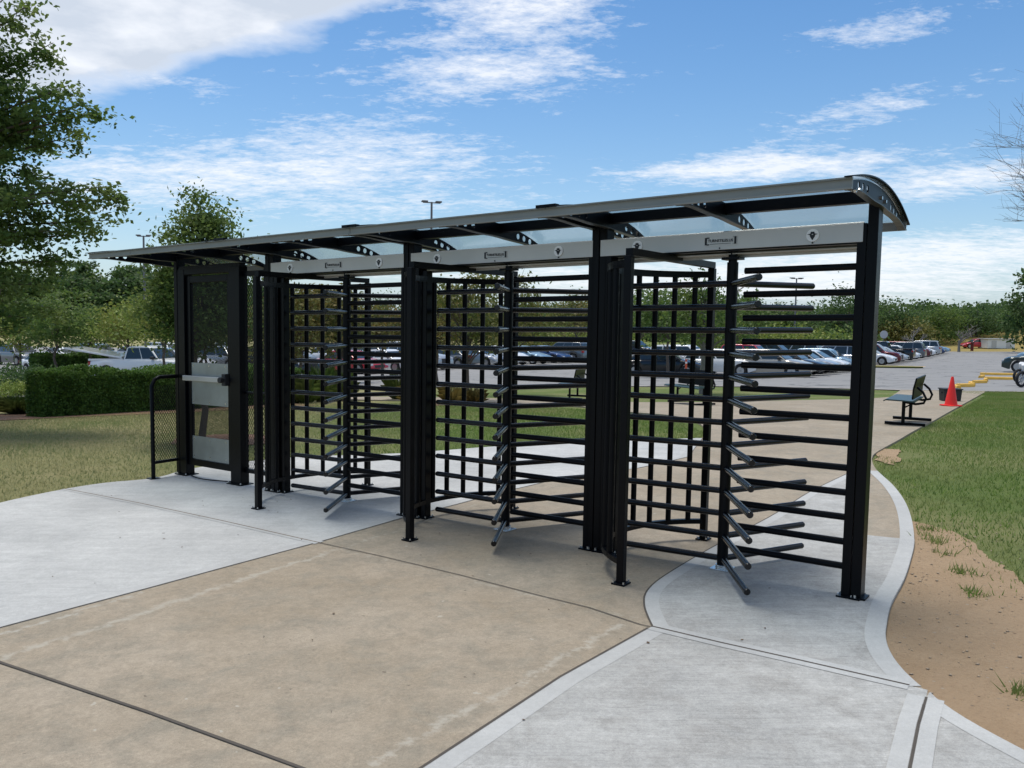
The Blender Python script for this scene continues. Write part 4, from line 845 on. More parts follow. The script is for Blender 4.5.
# ------------------------------------------------------------------ trees
# large tree reaching in from the left
def bigtree():
    rng = np.random.default_rng(77); bx, by = -10.3, 13.6; z0 = T(bx, by)-0.03
    t = thing('shade_tree', 'large leafy green tree reaching in from the left picture edge', 'tree', (bx, by, z0))
    tips = []
    for px2, py2, D in ((122, 201, 13), (104, 190, 12.8), (112, 222, 13.4), (98, 118, 12.8), (80, 140, 13.2), (84, 112, 12.6), (75, 92, 12.7), (62, 100, 13.4), (60, 52, 12.8), (48, 66, 13), (34, 18, 12.8), (22, 4, 13), (60, 178, 13.6),
                        (88, 236, 13.3), (66, 262, 13.2), (40, 285, 13), (28, 318, 12.8), (10, 330, 12.7), (20, 240, 12.6), (10, 150, 12.6), (14, 90, 12.8), (30, 200, 12.4), (36, 130, 13.3), (-10, 40, 13), (46, 232, 12.8), (5, 200, 12.2), (-30, -40, 13), (-60, -90, 13.5), (4, 290, 12.3)):
        tips.append(Vector((pxw(px2, D)-bx, D-by, zpx(px2, py2, D)-z0)))
    for k in range(34):
        a = rng.uniform(0.3*pi, 1.75*pi); h = rng.uniform(1.7, 9.0); rr = (4.3*(1-(max(h-2.2, 0)/8.5)**1.4)+0.2)*rng.uniform(0.6, 1)
        tips.append(Vector((cos(a)*rr, sin(a)*rr, h)))
    mb = MB(); tr = [Vector((0.06*sin(i), 0.05*cos(i*1.7), i*0.95)) for i in range(10)]; mb.path(tr, [0.19*(1-0.085*i) for i in range(10)], 10)
    C_ = []
    for tp_ in tips:
        sz = max(0.6, min(8.0, tp_.z*0.55+0.2)); s = Vector((0, 0, sz)); mid = s.lerp(tp_, 0.55)+Vector((0, 0, 0.12*(tp_-s).length))
        mid2 = s.lerp(tp_, 0.3)+Vector((0, 0, 0.08*(tp_-s).length))
        mb.path([s, mid2, mid, tp_], [0.055, 0.04, 0.022, 0.005], 6)
        n = int((tp_-s).length*5.5)
        for i in range(n):
            f = 0.28+0.72*(i+0.5)/n; p = (mid2.lerp(mid, (f-0.3)/0.25) if f < 0.55 else mid.lerp(tp_, (f-0.55)/0.45))
            sp = 0.34*(1-0.62*f); q = p+Vector((rng.normal()*sp, rng.normal()*sp, rng.normal()*sp*0.55)); C_.append((q, f))
            if rng.random() < 0.5: mb.path([p, q], [0.01, 0.003], 4)
    mb.build('trunk', M['bark'], t, smooth=60)
    P = []
    for q, f in C_:
        k = int(rng.uniform(34, 80)); s = 0.17*rng.uniform(0.7, 1.25)*(1.15-0.45*f); P.append(np.array(q)+rng.normal(size=(k, 3))*np.array([s, s, s*0.55]))
    P = np.concatenate(P); V, F = leafquads(P, 0.085, rng, 0.35, 0.6); npmesh('crown', V, F, L['maple'], t)
bigtree()
tree('young_tree', 'young dark green tree rising behind the gate and canopy', 'tree', -4.40, 11.8, 3.3, 0.92, 'maple', 81, nc=120, per=140, cr=0.27, size=0.065, trunk_r=0.055, clear=0.36, cone=0.62, nl=30)
tree('young_tree', 'grey trunked green tree with bare upper twigs behind the nearest turnstile', 'tree', 5.99, 26.2, zpx(700, 276, 26.2), 1.5, 'green', 82, 'greybark', nc=60, per=55, cr=0.5, size=0.13, trunk_r=0.13, clear=0.42, cone=0.3, nl=20, bare=9)
tree('young_tree', 'olive leaved tree with a forked trunk behind the middle turnstile', 'tree', pxw(466, 21.2), 21.2, zpx(500, 268, 21.2), 1.25, 'olive', 83, nc=60, per=60, cr=0.4, size=0.11, trunk_r=0.08, clear=0.36, cone=0.2, nl=26)
tree('young_tree', 'slender olive tree just right of the forked tree', 'tree', pxw(510, 25), 25, zpx(520, 272, 25), 1.3, 'olive', 84, nc=50, per=55, cr=0.4, size=0.12, trunk_r=0.07, clear=0.42, cone=0.3, nl=20, bare=5)
for k, (xp, yt, D, rd, mm, nm) in enumerate(((300, 288, 34, 1.5, 'autumn', 'turning reddish brown tree nearest the mesh fence'), (322, 284, 36, 1.7, 'autumn', 'turning tree behind the left rotor'), (343, 290, 37, 1.4, 'olive', 'olive tree just right of the left rotor'),
        (382, 306, 44, 1.9, 'autumn', 'orange tinged tree behind the left barrier bars'), (437, 282, 33, 1.3, 'autumn', 'brownish tree left of the forked tree'), (275, 292, 33, 1.5, 'olive', 'olive tree behind the mesh fence'),
        (163, 292, 42, 2.5, 'lime', 'yellow green tree between wooded hill and gate'), (128, 302, 46, 2.2, 'lime', 'small yellow green tree above the white pickup'), (90, 308, 50, 2.6, 'green', 'rounded green tree in the lot below the wooded hill'), (55, 300, 46, 2.4, 'green', 'green tree in the lot behind the large shade tree'),
        (20, 305, 50, 2.6, 'lime', 'yellow green lot tree at the left picture edge'), (205, 300, 50, 2.8, 'green', 'green lot tree behind the gate mesh'), (640, 292, 60, 3.0, 'green', 'green lot tree left of the grey trunked tree'), (735, 296, 66, 3.2, 'green', 'green lot tree right of the grey trunked tree'),
        (575, 296, 80, 3.2, 'olive', 'olive lot tree behind the middle barrier bars'), (668, 286, 44, 2.0, 'green', 'green tree touching the grey trunked tree on its left'))):
    x, y = pxw(xp, D), D
    tree('lot_tree', nm, 'tree', x, y, zpx(xp, yt, D), rd, mm, 100+k, nc=44, per=62, cr=rd*0.34, size=0.08+D*0.0028, trunk_r=0.09, clear=0.27 if D < 39 else 0.42, cone=0.3, group='small trees in the parking lot', nl=12)
far = [(846, 284, 118, 5.2, 'dark', 'dark rounded tree left of the right frame post, beyond the lot'), (825, 300, 122, 4.0, 'dark', 'dark lower tree beside the dark rounded one'), (887, 294, 124, 4.4, 'dark', 'dark tree showing just right of the right frame post'),
       (868, 298, 132, 5, 'green', 'green tree hidden partly by the right frame post'), (905, 318, 120, 4.2, 'olive', 'low olive tree behind the round sign'), (937, 302, 140, 5.0, 'green', 'light green tree behind the middle of the far car row'), (918, 310, 146, 5, 'dark', 'dark tree filling the gap behind the olive one'),
       (958, 306, 150, 4.4, 'green', 'green tree left of the broad one beyond the lot end'), (975, 302, 145, 5.4, 'dark', 'broad dark green tree above the white trailer'), (997, 310, 150, 4.4, 'green', 'green tree right of the broad one'), (1012, 308, 158, 4.4, 'dark', 'dark tree beyond the grassy bank'),
       (1040, 300, 150, 5, 'dark', 'dark tree cut by the right picture edge'), (800, 306, 130, 5, 'green', 'green tree right of the distant lamp post'), (772, 303, 135, 5, 'dark', 'dark tree left of the distant lamp post'), (745, 300, 130, 5, 'green', 'green tree over the yellow green bushes'),
       (590, 288, 140, 5.6, 'green', 'tall light green tree behind the joint of middle and right turnstiles'), (560, 296, 144, 5, 'dark', 'dark tree behind the right side of the middle turnstile'), (530, 298, 150, 5, 'green', 'green tree behind the middle rotor'), (395, 290, 150, 5.4, 'dark', 'dark tree behind the barrier of the left turnstile'),
       (370, 293, 150, 5, 'dark', 'dark tree right of the left rotor'), (425, 292, 140, 5, 'green', 'green tree behind the joint of left and middle turnstiles'), (460, 295, 150, 5.5, 'dark', 'dark tree behind the middle cage'), (620, 292, 140, 5, 'dark', 'dark tree behind the nearest cage'), (700, 296, 140, 6, 'dark', 'dark tree behind the grey trunked tree')]
for k, (xp, yt, D, rd, mm, nm) in enumerate(far):
    x, y = pxw(xp, D), D
    tree('woodland_tree', nm, 'tree', x, y, zpx(xp, yt+5, D), rd, mm, 200+k, nc=38, per=110, cr=rd*0.4, size=0.42, trunk_r=0.25, clear=0.02, cone=0.15, group='trees beyond the parking lot', nl=8)
tree('pine_tree', 'tall dark pine at the right picture edge', 'tree', pxw(1026, 108), 108, zpx(1026, 268, 108), 4.2, 'dark', 240, nc=42, per=70, cr=1.3, size=0.55, trunk_r=0.3, clear=0.1, cone=0.4)
def wood(name, label, spots, m, size, per, seed, rad):
    rng = np.random.default_rng(seed); P = []
    for (x, y, zt_) in spots:
        z0 = T(x, y); h = zt_-z0; c = blobs(rng, 22, (x, y, z0+h*0.5), (rad, rad, h*0.5), 0.5)
        for q in c: P.append(q+rng.normal(size=(per, 3))*np.array([1, 1, 0.6])*rad*0.22)
    P = np.concatenate(P); V, F = leafquads(P, size, rng, 0.3, 0.75); o = npmesh(name, V, F, L[m]); o['kind'] = 'stuff'; o['label'] = label; o['category'] = 'woodland'
rw = random.Random(5); sp_a, sp_b = [], []
for xp in range(-60, 330, 9):
    yt = np.interp(xp, [-60, 0, 40, 80, 110, 150, 190, 240, 330], [262, 268, 262, 259, 264, 261, 270, 282, 290])
    for D, dy in ((205, 0), (188, 16), (172, 32)):
        xx = xp+rw.uniform(-5, 5); (sp_a if rw.random() < 0.6 else sp_b).append((pxw(xx, D), D+rw.uniform(-5, 5), zpx(xx, yt+dy+rw.uniform(-3, 7), D)))
wood('hillside_woodland', 'dense dark green woodland on the rise at the left', sp_a, 'dark', 0.85, 80, 1, 4.6)
wood('hillside_woodland', 'lighter green trees mixed into the woodland at the left', sp_b, 'green', 0.82, 70, 2, 4.2)
sp = [(pxw(xp, D), D, zpx(xp, 313+rw.uniform(-7, 7), D)) for xp in range(320, 1180, 13) for D in (175+rw.uniform(-8, 8),)]
wood('distant_woodland', 'distant unbroken line of woodland beyond the parking lot', sp, 'dark', 0.85, 64, 3, 5.5)
def baretree(label, x, y, H, seed, spread=1.0, r0=0.16, depth=6, name='bare_tree'):
    r = random.Random(seed); mb = MB(); t = thing(name, label, 'tree', (x, y, T(x, y)-0.03))
    def grow(p, d, ln, rad, k):
        q = p+d*ln; mid = p+d*ln*0.5+Vector((r.uniform(-1, 1), r.uniform(-1, 1), r.uniform(-0.3, 0.6)))*ln*0.07
        mb.path([p, mid, q], [rad, rad*0.82, rad*0.66], 7 if k > 3 else 4)
        if k == 0: return
        for i in range(3 if k > 1 else 2):
            a = Vector((r.gauss(0, 1), r.gauss(0, 1), r.gauss(0.15, 0.6)))*0.55*spread; nd = (d+a).normalized()
            if nd.z < -0.1: nd.z = 0.05
            grow(p.lerp(q, r.uniform(0.55, 1.0)), nd, ln*r.uniform(0.62, 0.86), rad*0.6, k-1)
    grow(Vector((0, 0, -0.05)), Vector((-0.02, 0, 1)), H*0.25, r0, depth)
    mb.build('branches', M['greybark'], t, fix=False); return t
baretree('leafless grey tree reaching in at the right picture edge', pxw(1112, 19), 19, 10.2, 12, 1.1, 0.085, 7)
baretree('small leafless tree behind the far end of the car row', pxw(958, 112), 112, 6.5, 5, 1.5, 0.2, 4)
baretree('leafless greyish tree between the dark tree and the round sign', pxw(912, 108), 108, 6.0, 9, 1.5, 0.2, 4)

# ------------------------------------------------------------------ lamp posts, sign, bollards
def lamp(label, x, y, zt_, arm=1.0, rz=0.3):
    z0 = T(x, y)-0.03; H = zt_-z0; t = thing('lot_lamp', label, 'lamp post', (x, y, z0), rz, 'parking lot lamp posts')
    mb = MB(); mb.tube((0, 0, 0), (0, 0, H), 0.11, 10, 0.075); mb.build('pole', M['pole'], t, smooth=40)
    mb = MB(); mb.tube((0, 0, 0), (0, 0, 0.7), 0.3, 14, 0.28); mb.build('concrete_base', M['walk'], t)
    mb = MB(); mb.bar((-arm, 0, H-0.05), (arm, 0, H-0.05), 0.07, 0.07); mb.build('cross_arm', M['pole'], t)
    for s in (-1, 1): mb = MB(); mb.box((s*arm*0.45, -0.19, H-0.03), (s*arm*1.15, 0.19, H+0.08)); mb.build('lamp_head', M['pole'], t, bevel=0.03)
lamp('tallest looking lamp post, above the middle of the canopy', pxw(430, 60), 60, 9.75, 0.62)
lamp('lamp post with twin heads above the left end of the canopy', pxw(145, 70), 70, 8.0, 0.5, 0.1)
lamp('far thin lamp post seen between the bars of the nearest turnstile', pxw(793, 95), 95, zpx(793, 279, 95), 0.7)
x, y = 39.7, 90; t = thing('round_sign', 'back of a small round sign on a post behind the far car row', 'sign', (x, y, T(x, y)-0.03))
mb = MB(); mb.tube((0, 0, 0), (0, 0, 2.75), 0.04, 8); mb.build('post', M['pole'], t)
mb = MB(); mb.tube((0, -0.05, 2.45), (0, -0.08, 2.45), 0.42, 20); mb.build('sign_plate', M['signwhite'], t)
x, y = pxw(686, 37), 37.0; t = thing('marker_post', 'thin orange marker post behind the nearest turnstile', 'post', (x, y, T(x, y)-0.03))
mb = MB(); mb.tube((0, 0, 0), (0, 0, 1.05), 0.045, 10); mb.build('post', M['stake'], t, smooth=40)
mb = MB(); mb.tube((0, 0, 0.86), (0, 0, 0.94), 0.048, 10); mb.build('reflective_band', M['white'], t)
mb = MB(); mb.tube((0, 0, 0), (0, 0, 0.05), 0.12, 12, 0.09); mb.build('base', M['trim'], t)
x, y = pxw(971, 118), 118.0; t = thing('bollard', 'dark red bollard by the grass beyond the lot end', 'bollard', (x, y, T(x, y)-0.05))
mb = MB(); mb.tube((0, 0, 0), (0, 0, 1.25), 0.2, 12); mb.build('post', simple('dark_red_paint', (0.12, 0.01, 0.01), 0.5), t); mb = MB(); mb.tube((0, 0, 1.25), (0, 0, 1.33), 0.23, 12, 0.1); mb.build('cap', M['trim'], t)

# ------------------------------------------------------------------ cone, crate, parking blocks
x, y = 10.14, 19.29; t = thing('traffic_cone', 'bright red orange traffic cone on the walk in front of the black bin', 'cone', (x, y, T(x, y)), 0.3)
mb = MB(); n = 20; prof = [(0.14, 0.03), (0.135, 0.05), (0.03, 0.66), (0.022, 0.68), (0.0, 0.681)]
vs = [(r*cos(2*pi*i/n), r*sin(2*pi*i/n), z) for r, z in prof for i in range(n)]
mb.add(vs, [(j*n+i, j*n+(i+1) % n, (j+1)*n+(i+1) % n, (j+1)*n+i) for j in range(len(prof)-1) for i in range(n)]); mb.build('cone_body', M['orange'], t, smooth=35)
mb = MB(); mb.box((-0.17, -0.17, 0.0), (0.17, 0.17, 0.032)); mb.build('base', M['orange'], t, bevel=0.01)
x, y = 11.32, 21.6; t = thing('storage_bin', 'low black bin standing on the walk behind the traffic cone', 'bin', (x, y, T(x, y)), -0.1)
mb = MB(); mb.extr([(-0.2, 0), (0.2, 0), (0.225, 0.3), (-0.225, 0.3)], 1, -0.18, 0.18); mb.build('bin_body', M['trim'], t, bevel=0.015)
mb = MB(); mb.box((-0.24, -0.2, 0.301), (0.24, 0.2, 0.33)); mb.build('lid', M['trim'], t, bevel=0.01)
for s in (-1, 1): mb = MB(); mb.box((s*0.215, -0.06, 0.20), (s*0.245, 0.06, 0.23)); mb.build('handle', M['trim'], t)
def pblock(label, x, y, rz, ln, tilt=0.0):
    t = thing('parking_block', label, 'parking block', (x, y, T(x, y)), rz, 'yellow parking blocks laid in a line')
    mb = MB(); mb.extr([(-0.09, 0), (0.09, 0), (0.07, 0.1), (0.045, 0.13), (-0.045, 0.13), (-0.07, 0.1)], 0, -ln/2, ln/2); b = mb.build('block', M['yellow'], t, bevel=0.01); b.rotation_euler[1] = tilt
    for s in (-0.35, 0.35): mb = MB(); mb.tube((s*ln, 0, 0.129), (s*ln, 0, 0.136), 0.02, 8); q = mb.build('pin_hole', M['trim'], t); q.rotation_euler[1] = tilt
bl = [('nearest yellow block, right beside the cone tip', 16.4, 30.9, 1.3, 0.8), ('second yellow block behind the cone', 17.6, 32.5, 0.3, 0.8), ('third yellow block from the cone', 19.0, 34.6, 1.2, 0.9), ('fourth yellow block from the cone', 20.6, 36.9, 0.5, 0.9), ('fifth yellow block from the cone', 22.4, 39.6, 1.1, 1.0),
      ('long yellow block lying sideways on the drive, nearer of two', 24.4, 41.6, -0.1, 1.7), ('short yellow block between the two long ones', 25.0, 44.6, 0.9, 1.0), ('long yellow block farthest from the cone', 28.2, 48.6, -0.08, 2.0)]
for lab, x, y, rz, ln in bl: pblock(lab, x, y, rz, ln)

# ------------------------------------------------------------------ benches (facing -x locally, length along y)
def bench(label, x, y, rz):
    t = thing('park_bench', label, 'bench', (x, y, T(x, y)), rz, 'green metal benches along the walk')
    def plank(n, pts, w, nm):
        mb = MB(); 
        for (a, b), (c, d) in zip(pts[:-1], pts[1:]):
            mb.add([(a, -w, b), (c, -w, d), (c, w, d), (a, w, b), (a, -w, b-0.022), (c, -w, d-0.022), (c, w, d-0.022), (a, w, b-0.022)], [(0, 1, 2, 3), (7, 6, 5, 4), (0, 4, 5, 1), (2, 6, 7, 3), (1, 5, 6, 2), (3, 7, 4, 0)])
        return mb.build(nm, M['green_seat'], t, fix=False)
    plank(0, [(-0.30, 0.425), (-0.26, 0.445), (0.0, 0.44), (0.18, 0.43)], 0.62, 'seat')
    mb = MB(); mb.add([(a+c, s*0.62, b-c*0.3) for s in (-1, 1) for c in (0, 0.025) for a, b in ((0.13, 0.46), (0.14, 0.64), (0.18, 0.82))], [(0, 1, 4, 3), (1, 2, 5, 4), (6, 9, 10, 7), (7, 10, 11, 8), (0, 6, 7, 1), (1, 7, 8, 2), (3, 4, 10, 9), (4, 5, 11, 10), (0, 3, 9, 6), (2, 8, 11, 5)]); mb.build('backrest', M['black'], t, bevel=0.008)
    for s in (-1, 1):
        yy = s*0.47
        mb = MB(); mb.bar((-0.28, yy, 0.035), (0.34, yy, 0.035), 0.055, 0.05); ft = mb.build('foot_rail', M['black'], t)
        mb = MB(); mb.tube((0.0, yy, 0.06), (0.0, yy, 0.42), 0.028, 10); mb.build('leg', M['black'], t, smooth=40)
        mb = MB(); mb.path([(0.0, yy, 0.40), (0.18, yy, 0.375), (0.30, yy, 0.40), (0.33, yy, 0.48), (0.28, yy, 0.58), (0.19, yy, 0.66)], 0.02, 8); mb.build('back_support', M['black'], t, smooth=60)
        mb = MB(); mb.tube((0.0, yy, 0.30), (0.14, yy, 0.385), 0.012, 8); mb.build('brace', M['black'], t)
    return t
bench('green metal bench on the walk right of the turnstiles, seen from its side', 6.82, 14.4, -0.56)
bench('bench behind the nearest turnstile cage, beside the grey trunked tree', 4.25, 19.9, 0.5)
bench('bench on the lawn path behind the middle turnstile barrier', pxw(574, 22.6), 22.6, -0.3)

# ------------------------------------------------------------------ vehicles
KIND = {  # L, W, H, belt, wheel r, wheel x front/rear, nose z, tail z, cabin (rear base, rear top, front top, front base)
 'sedan': (4.7, 1.8, 1.44, 0.92, 0.33, 1.42, -1.36, 0.70, 0.98, (-1.75, -1.0, 0.35, 1.15)),
 'hatchback': (4.2, 1.76, 1.5, 0.95, 0.33, 1.3, -1.25, 0.74, 0.97, (-2.0, -1.6, 0.35, 1.1)),
 'wagon': (4.8, 1.8, 1.5, 0.95, 0.33, 1.42, -1.40, 0.72, 0.97, (-2.3, -2.0, 0.30, 1.1)),
 'SUV': (4.65, 1.88, 1.72, 1.08, 0.38, 1.42, -1.38, 0.92, 1.08, (-2.22, -1.95, 0.35, 1.05)),
 'minivan': (5.0, 1.95, 1.76, 1.05, 0.36, 1.55, -1.45, 0.82, 1.05, (-2.42, -2.2, 0.75, 1.55)),
 'pickup truck': (5.7, 1.95, 1.85, 1.15, 0.40, 1.85, -1.75, 1.02, 1.15, (-0.75, -0.62, 0.65, 1.3))}
protos = {}
def make_car(kind):
    Ln, Wd, H, belt, wr, xf, xr, nz, tz, cab = KIND[kind]; w = Wd/2; rb, rt, ft, fb = cab
    root = bpy.data.objects.new('parked_car' if kind != 'pickup truck' else 'pickup_truck', None); C.objects.link(root)
    st = sorted(set([round(-Ln/2+i*0.1, 3) for i in range(int(Ln/0.1)+1)]+[Ln/2]+[round(c+s*a, 3) for c in (xf, xr) for s in (-1, 1) for a in (wr*1.15, wr*1.14, wr*0.9, wr*0.6)]))
    def top(x):
        xs = [-Ln/2, -Ln/2+0.12, rb-0.02 if kind != 'pickup truck' else -Ln/2+0.2, rb, fb, fb+0.2, Ln/2-0.35, Ln/2-0.08, Ln/2]
        zs = [tz-0.22, tz-0.03, tz, belt, belt, belt-0.03, nz+0.04, nz-0.08, nz-0.26]
        return float(np.interp(x, xs, zs))
    def bot(x):
        z = 0.22+0.12*max(0, (abs(x)-(Ln/2-0.35))/0.35)
        for c in (xf, xr):
            dx = abs(x-c); R_ = wr*1.15
            if dx < R_: z = max(z, wr+math.sqrt(R_*R_-dx*dx)*0.98)
        return z
    V, F = [], []; cnt = 15
    for x in st:
        e = abs(x)/(Ln/2); ww = w*(1-0.13*e**7); zb, zt_ = bot(x), top(x); zt_ = max(zt_, zb+0.12)
        hp = [(ww*0.84, zb), (ww*0.96, zb+0.02), (ww, zb+0.5*(zt_-zb)), (ww*0.985, zt_-0.14*min(1, (zt_-zb)*2)), (ww*0.93, zt_-0.035), (ww*0.82, zt_), (ww*0.4, zt_+0.018)]
        V += [(x, -a, b) for a, b in hp]+[(x, 0, zt_+0.022)]+[(x, a, b) for a, b in reversed(hp)]
    for i in range(len(st)-1):
        for k in range(cnt-1): F.append((i*cnt+k, i*cnt+k+1, (i+1)*cnt+k+1, (i+1)*cnt+k))
        F.append((i*cnt+cnt-1, i*cnt, (i+1)*cnt, (i+1)*cnt+cnt-1))
    F += [tuple(range(cnt)), tuple(range((len(st)-1)*cnt, len(st)*cnt))]
    body = MB().add(V, F).build('body', PAINTS['white'], root, smooth=38)
    # cabin shell
    def cw(z): return w*(0.90-0.20*(z-belt)/(H-belt))
    prof = [(rb, belt-0.03), (rb+(rt-rb)*0.85, H-0.10), (rt+0.12, H-0.02), ((rt+ft)/2, H), (ft-0.1, H-0.025), (ft+(fb-ft)*0.13, H-0.09), (fb, belt-0.03)]
    V = [(x, s*cw(z), z) for s in (-1, 1) for x, z in prof]; n = len(prof)
    F = [tuple(range(n)), tuple(range(2*n-1, n-1, -1))]+[(i, n+i, n+i+1, i+1) for i in range(n-1)]
    cb = MB().add(V, F).build('cabin', PAINTS['white'], root, smooth=30, bevel=0.03)
    def xl(z, side):   # rear or front slope line
        a, b = ((rb, rt) if side == 0 else (fb, ft)); return a+(b-a)*(z-belt)/(H-belt)
    z0_, z1_ = belt+0.03, H-0.10
    if kind == 'pickup truck': splits = [(0.0, 0.52), (0.55, 1.0)] if kind else []
    elif kind == 'sedan': splits = [(0.0, 0.46), (0.49, 1.0)]
    else: splits = [(0.0, 0.28), (0.31, 0.62), (0.65, 1.0)]
    for s in (-1, 1):
        for a, b in splits:
            def X_(f, z):
                l, r = xl(z, 0)+0.10, xl(z, 1)-0.10; return l+(r-l)*f
            q = [(X_(a, z0_), z0_), (X_(b, z0_), z0_), (X_(b, z1_), z1_), (X_(a, z1_), z1_)]
            MB().add([(x, s*(cw(z)+0.006), z) for x, z in q]+[(x, s*(cw(z)-0.01), z) for x, z in q], [(0, 1, 2, 3), (7, 6, 5, 4), (0, 4, 5, 1), (1, 5, 6, 2), (2, 6, 7, 3), (3, 7, 4, 0)]).build('side_window', M['glass'], root)
    for nm, side, sg in (('rear_window', 0, -1), ('windscreen', 1, 1)):
        q = []
        for z, yy in ((z0_+0.01, 0.86), (H-0.13, 0.80)):
            x = xl(z, side)+sg*(0.02 if side else 0.025); q.append((x, z, cw(z)*yy/0.9))
        (xa, za, ya), (xb, zb_, yb) = q; d = -sg*0.03
        MB().add([(xa, -ya, za), (xa, ya, za), (xb, yb, zb_), (xb, -yb, zb_), (xa+d, -ya, za), (xa+d, ya, za), (xb+d, yb, zb_), (xb+d, -yb, zb_)], [(0, 1, 2, 3), (7, 6, 5, 4), (0, 4, 5, 1), (1, 5, 6, 2), (2, 6, 7, 3), (3, 7, 4, 0)]).build(nm, M['glass'], root)
    for cx in (xf, xr):
        for s in (-1, 1):
            ty = MB(); ty.tube((cx, s*(w-0.22), wr), (cx, s*(w-0.015), wr), wr, 22); o = ty.build('wheel', M['tyre'], root, smooth=40)
            rm = MB(); rm.tube((cx, s*(w-0.018), wr), (cx, s*(w-0.006), wr), wr*0.62, 18)
            for k in range(5): a = 2*pi*k/5; rm.bar((cx, s*(w-0.004), wr), (cx+cos(a)*wr*0.6, s*(w-0.004), wr+sin(a)*wr*0.6), 0.012, 0.05, up=(0, 0, 1) if abs(cos(a)) > 0.5 else (1, 0, 0))
            rm.build('rim', M['rim'], o)
    for s in (-1, 1):
        mb = MB(); mb.box((Ln/2-0.20, s*w*0.58, nz-0.22), (Ln/2-0.025, s*w*0.86, nz-0.09)); mb.build('headlight', M['lamp'], root, bevel=0.02)
        mb = MB(); mb.box((-Ln/2-0.005, s*w*0.62, tz-0.28), (-Ln/2+0.15, s*w*0.90, tz-0.10)); mb.build('tail_light', M['tail'], root, bevel=0.02)
        mb = MB(); mb.box((fb-0.42, s*w*0.90, belt+0.0), (fb-0.24, s*w*1.08, belt+0.14)); mb.build('mirror', M['trim'], root, bevel=0.03)
    mb = MB(); mb.box((Ln/2-0.05, -w*0.5, 0.36), (Ln/2+0.006, w*0.5, nz-0.16)); mb.build('grille', M['trim'], root, bevel=0.02)
    if kind == 'pickup truck':
        mb = MB(); mb.box((-Ln/2+0.1, -w*0.80, 1.10), (rb-0.05, w*0.80, tz+0.03)); mb.build('bed_liner', M['trim'], root)
        for s in (-1, 1): mb = MB(); mb.box((-Ln/2+0.05, s*w*0.81, 1.10), (rb-0.03, s*w*0.93, tz+0.05)); mb.build('bed_rail', PAINTS['white'], root, bevel=0.01)
    return root
car_n = 0
def car(kind, colour, label, x, y, hx, hy, group='cars parked in the lot'):
    if kind not in protos: protos[kind] = [make_car(kind), False]; index_kids()
    pr, used = protos[kind]
    r = pr if not used else copytree(pr); protos[kind][1] = True
    if used: index_kids()
    a = math.atan2(hy, hx); Ln = KIND[kind][0]
    zf, zr = T(x+cos(a)*1.4, y+sin(a)*1.4), T(x-cos(a)*1.4, y-sin(a)*1.4)
    r.location = (x, y, T(x, y)-0.005); r.rotation_euler = (0, -math.atan2(zf-zr, 2.8), a)
    setp(r, label, 'truck' if kind == 'pickup truck' else 'car', group)
    for ch in kids.get(r.name, []):
        if ch.name.split('.')[0] in ('body', 'cabin', 'bed_rail'):
            ch.material_slots[0].link = 'OBJECT'; ch.material_slots[0].material = PAINTS[colour]
    return r
E_ = (0.541, 0.842); N_ = (0.842, -0.541); A0 = (16.1, 44.6)
ordn = ['first', 'second', 'third', 'fourth', 'fifth', 'sixth', 'seventh', 'eighth', 'ninth', 'tenth', 'eleventh', 'twelfth', 'thirteenth', 'fourteenth', 'fifteenth', 'sixteenth']
def row(items, off, phrase, flip=False):
    for i, (t_, kind, col, tail) in enumerate(items):
        nx, ny = A0[0]+E_[0]*t_+N_[0]*off, A0[1]+E_[1]*t_+N_[1]*off; h = KIND[kind][0]/2
        x, y = nx-N_[0]*h, ny-N_[1]*h; s = -1 if tail != flip else 1
        car(kind, col, f'{col} {kind}, {ordn[i]} car of {phrase}', x, y, N_[0]*s, N_[1]*s)
row([(0, 'wagon', 'champagne', False), (3.1, 'sedan', 'black', False), (6.0, 'sedan', 'silver', False), (8.9, 'sedan', 'white', False), (11.8, 'hatchback', 'light blue', False), (14.8, 'SUV', 'silver', True)], 0, 'the short row right of the nearest rotor')
row([(27.6, 'sedan', 'white', False), (31, 'SUV', 'maroon', False), (34.5, 'sedan', 'silver', False), (38.3, 'pickup truck', 'black', True), (42.5, 'sedan', 'white', False), (46.5, 'SUV', 'grey', True), (51, 'SUV', 'maroon', False), (55.5, 'hatchback', 'white', False), (60, 'SUV', 'silver', True), (65, 'sedan', 'blue', False), (70, 'sedan', 'light blue', False)], 0, 'the long row along the drive')
row([(2, 'SUV', 'white', False), (9, 'sedan', 'grey', True), (15, 'SUV', 'red', False), (21, 'SUV', 'grey', False), (27, 'minivan', 'silver', True), (33, 'SUV', 'white', False), (42, 'minivan', 'grey', False), (50, 'SUV', 'black', True)], -5.6, 'the row backing onto the drive')
row([(-14, 'SUV', 'black', False), (-8.5, 'sedan', 'red', False), (-5.2, 'sedan', 'white', False), (-2.0, 'SUV', 'silver', False), (1.5, 'sedan', 'grey', True), (4.8, 'sedan', 'silver', False), (8, 'hatchback', 'white', False), (11.3, 'sedan', 'light blue', False), (14.6, 'sedan', 'blue', False), (18, 'SUV', 'grey', True), (21.4, 'sedan', 'silver', False), (25, 'SUV', 'maroon', False), (29, 'sedan', 'white', False), (33, 'SUV', 'black', False)], -23, 'the row behind the middle turnstile')
row([(-17, 'sedan', 'white', False), (-13.6, 'sedan', 'silver', False), (-10.2, 'SUV', 'light blue', True), (-6.8, 'sedan', 'white', False), (-3.4, 'minivan', 'silver', False), (0, 'sedan', 'white', False), (3.4, 'sedan', 'grey', False), (6.8, 'hatchback', 'white', True), (10.2, 'SUV', 'light blue', False), (14, 'sedan', 'silver', False), (18, 'SUV', 'white', False)], -41, 'the row behind the left turnstile')
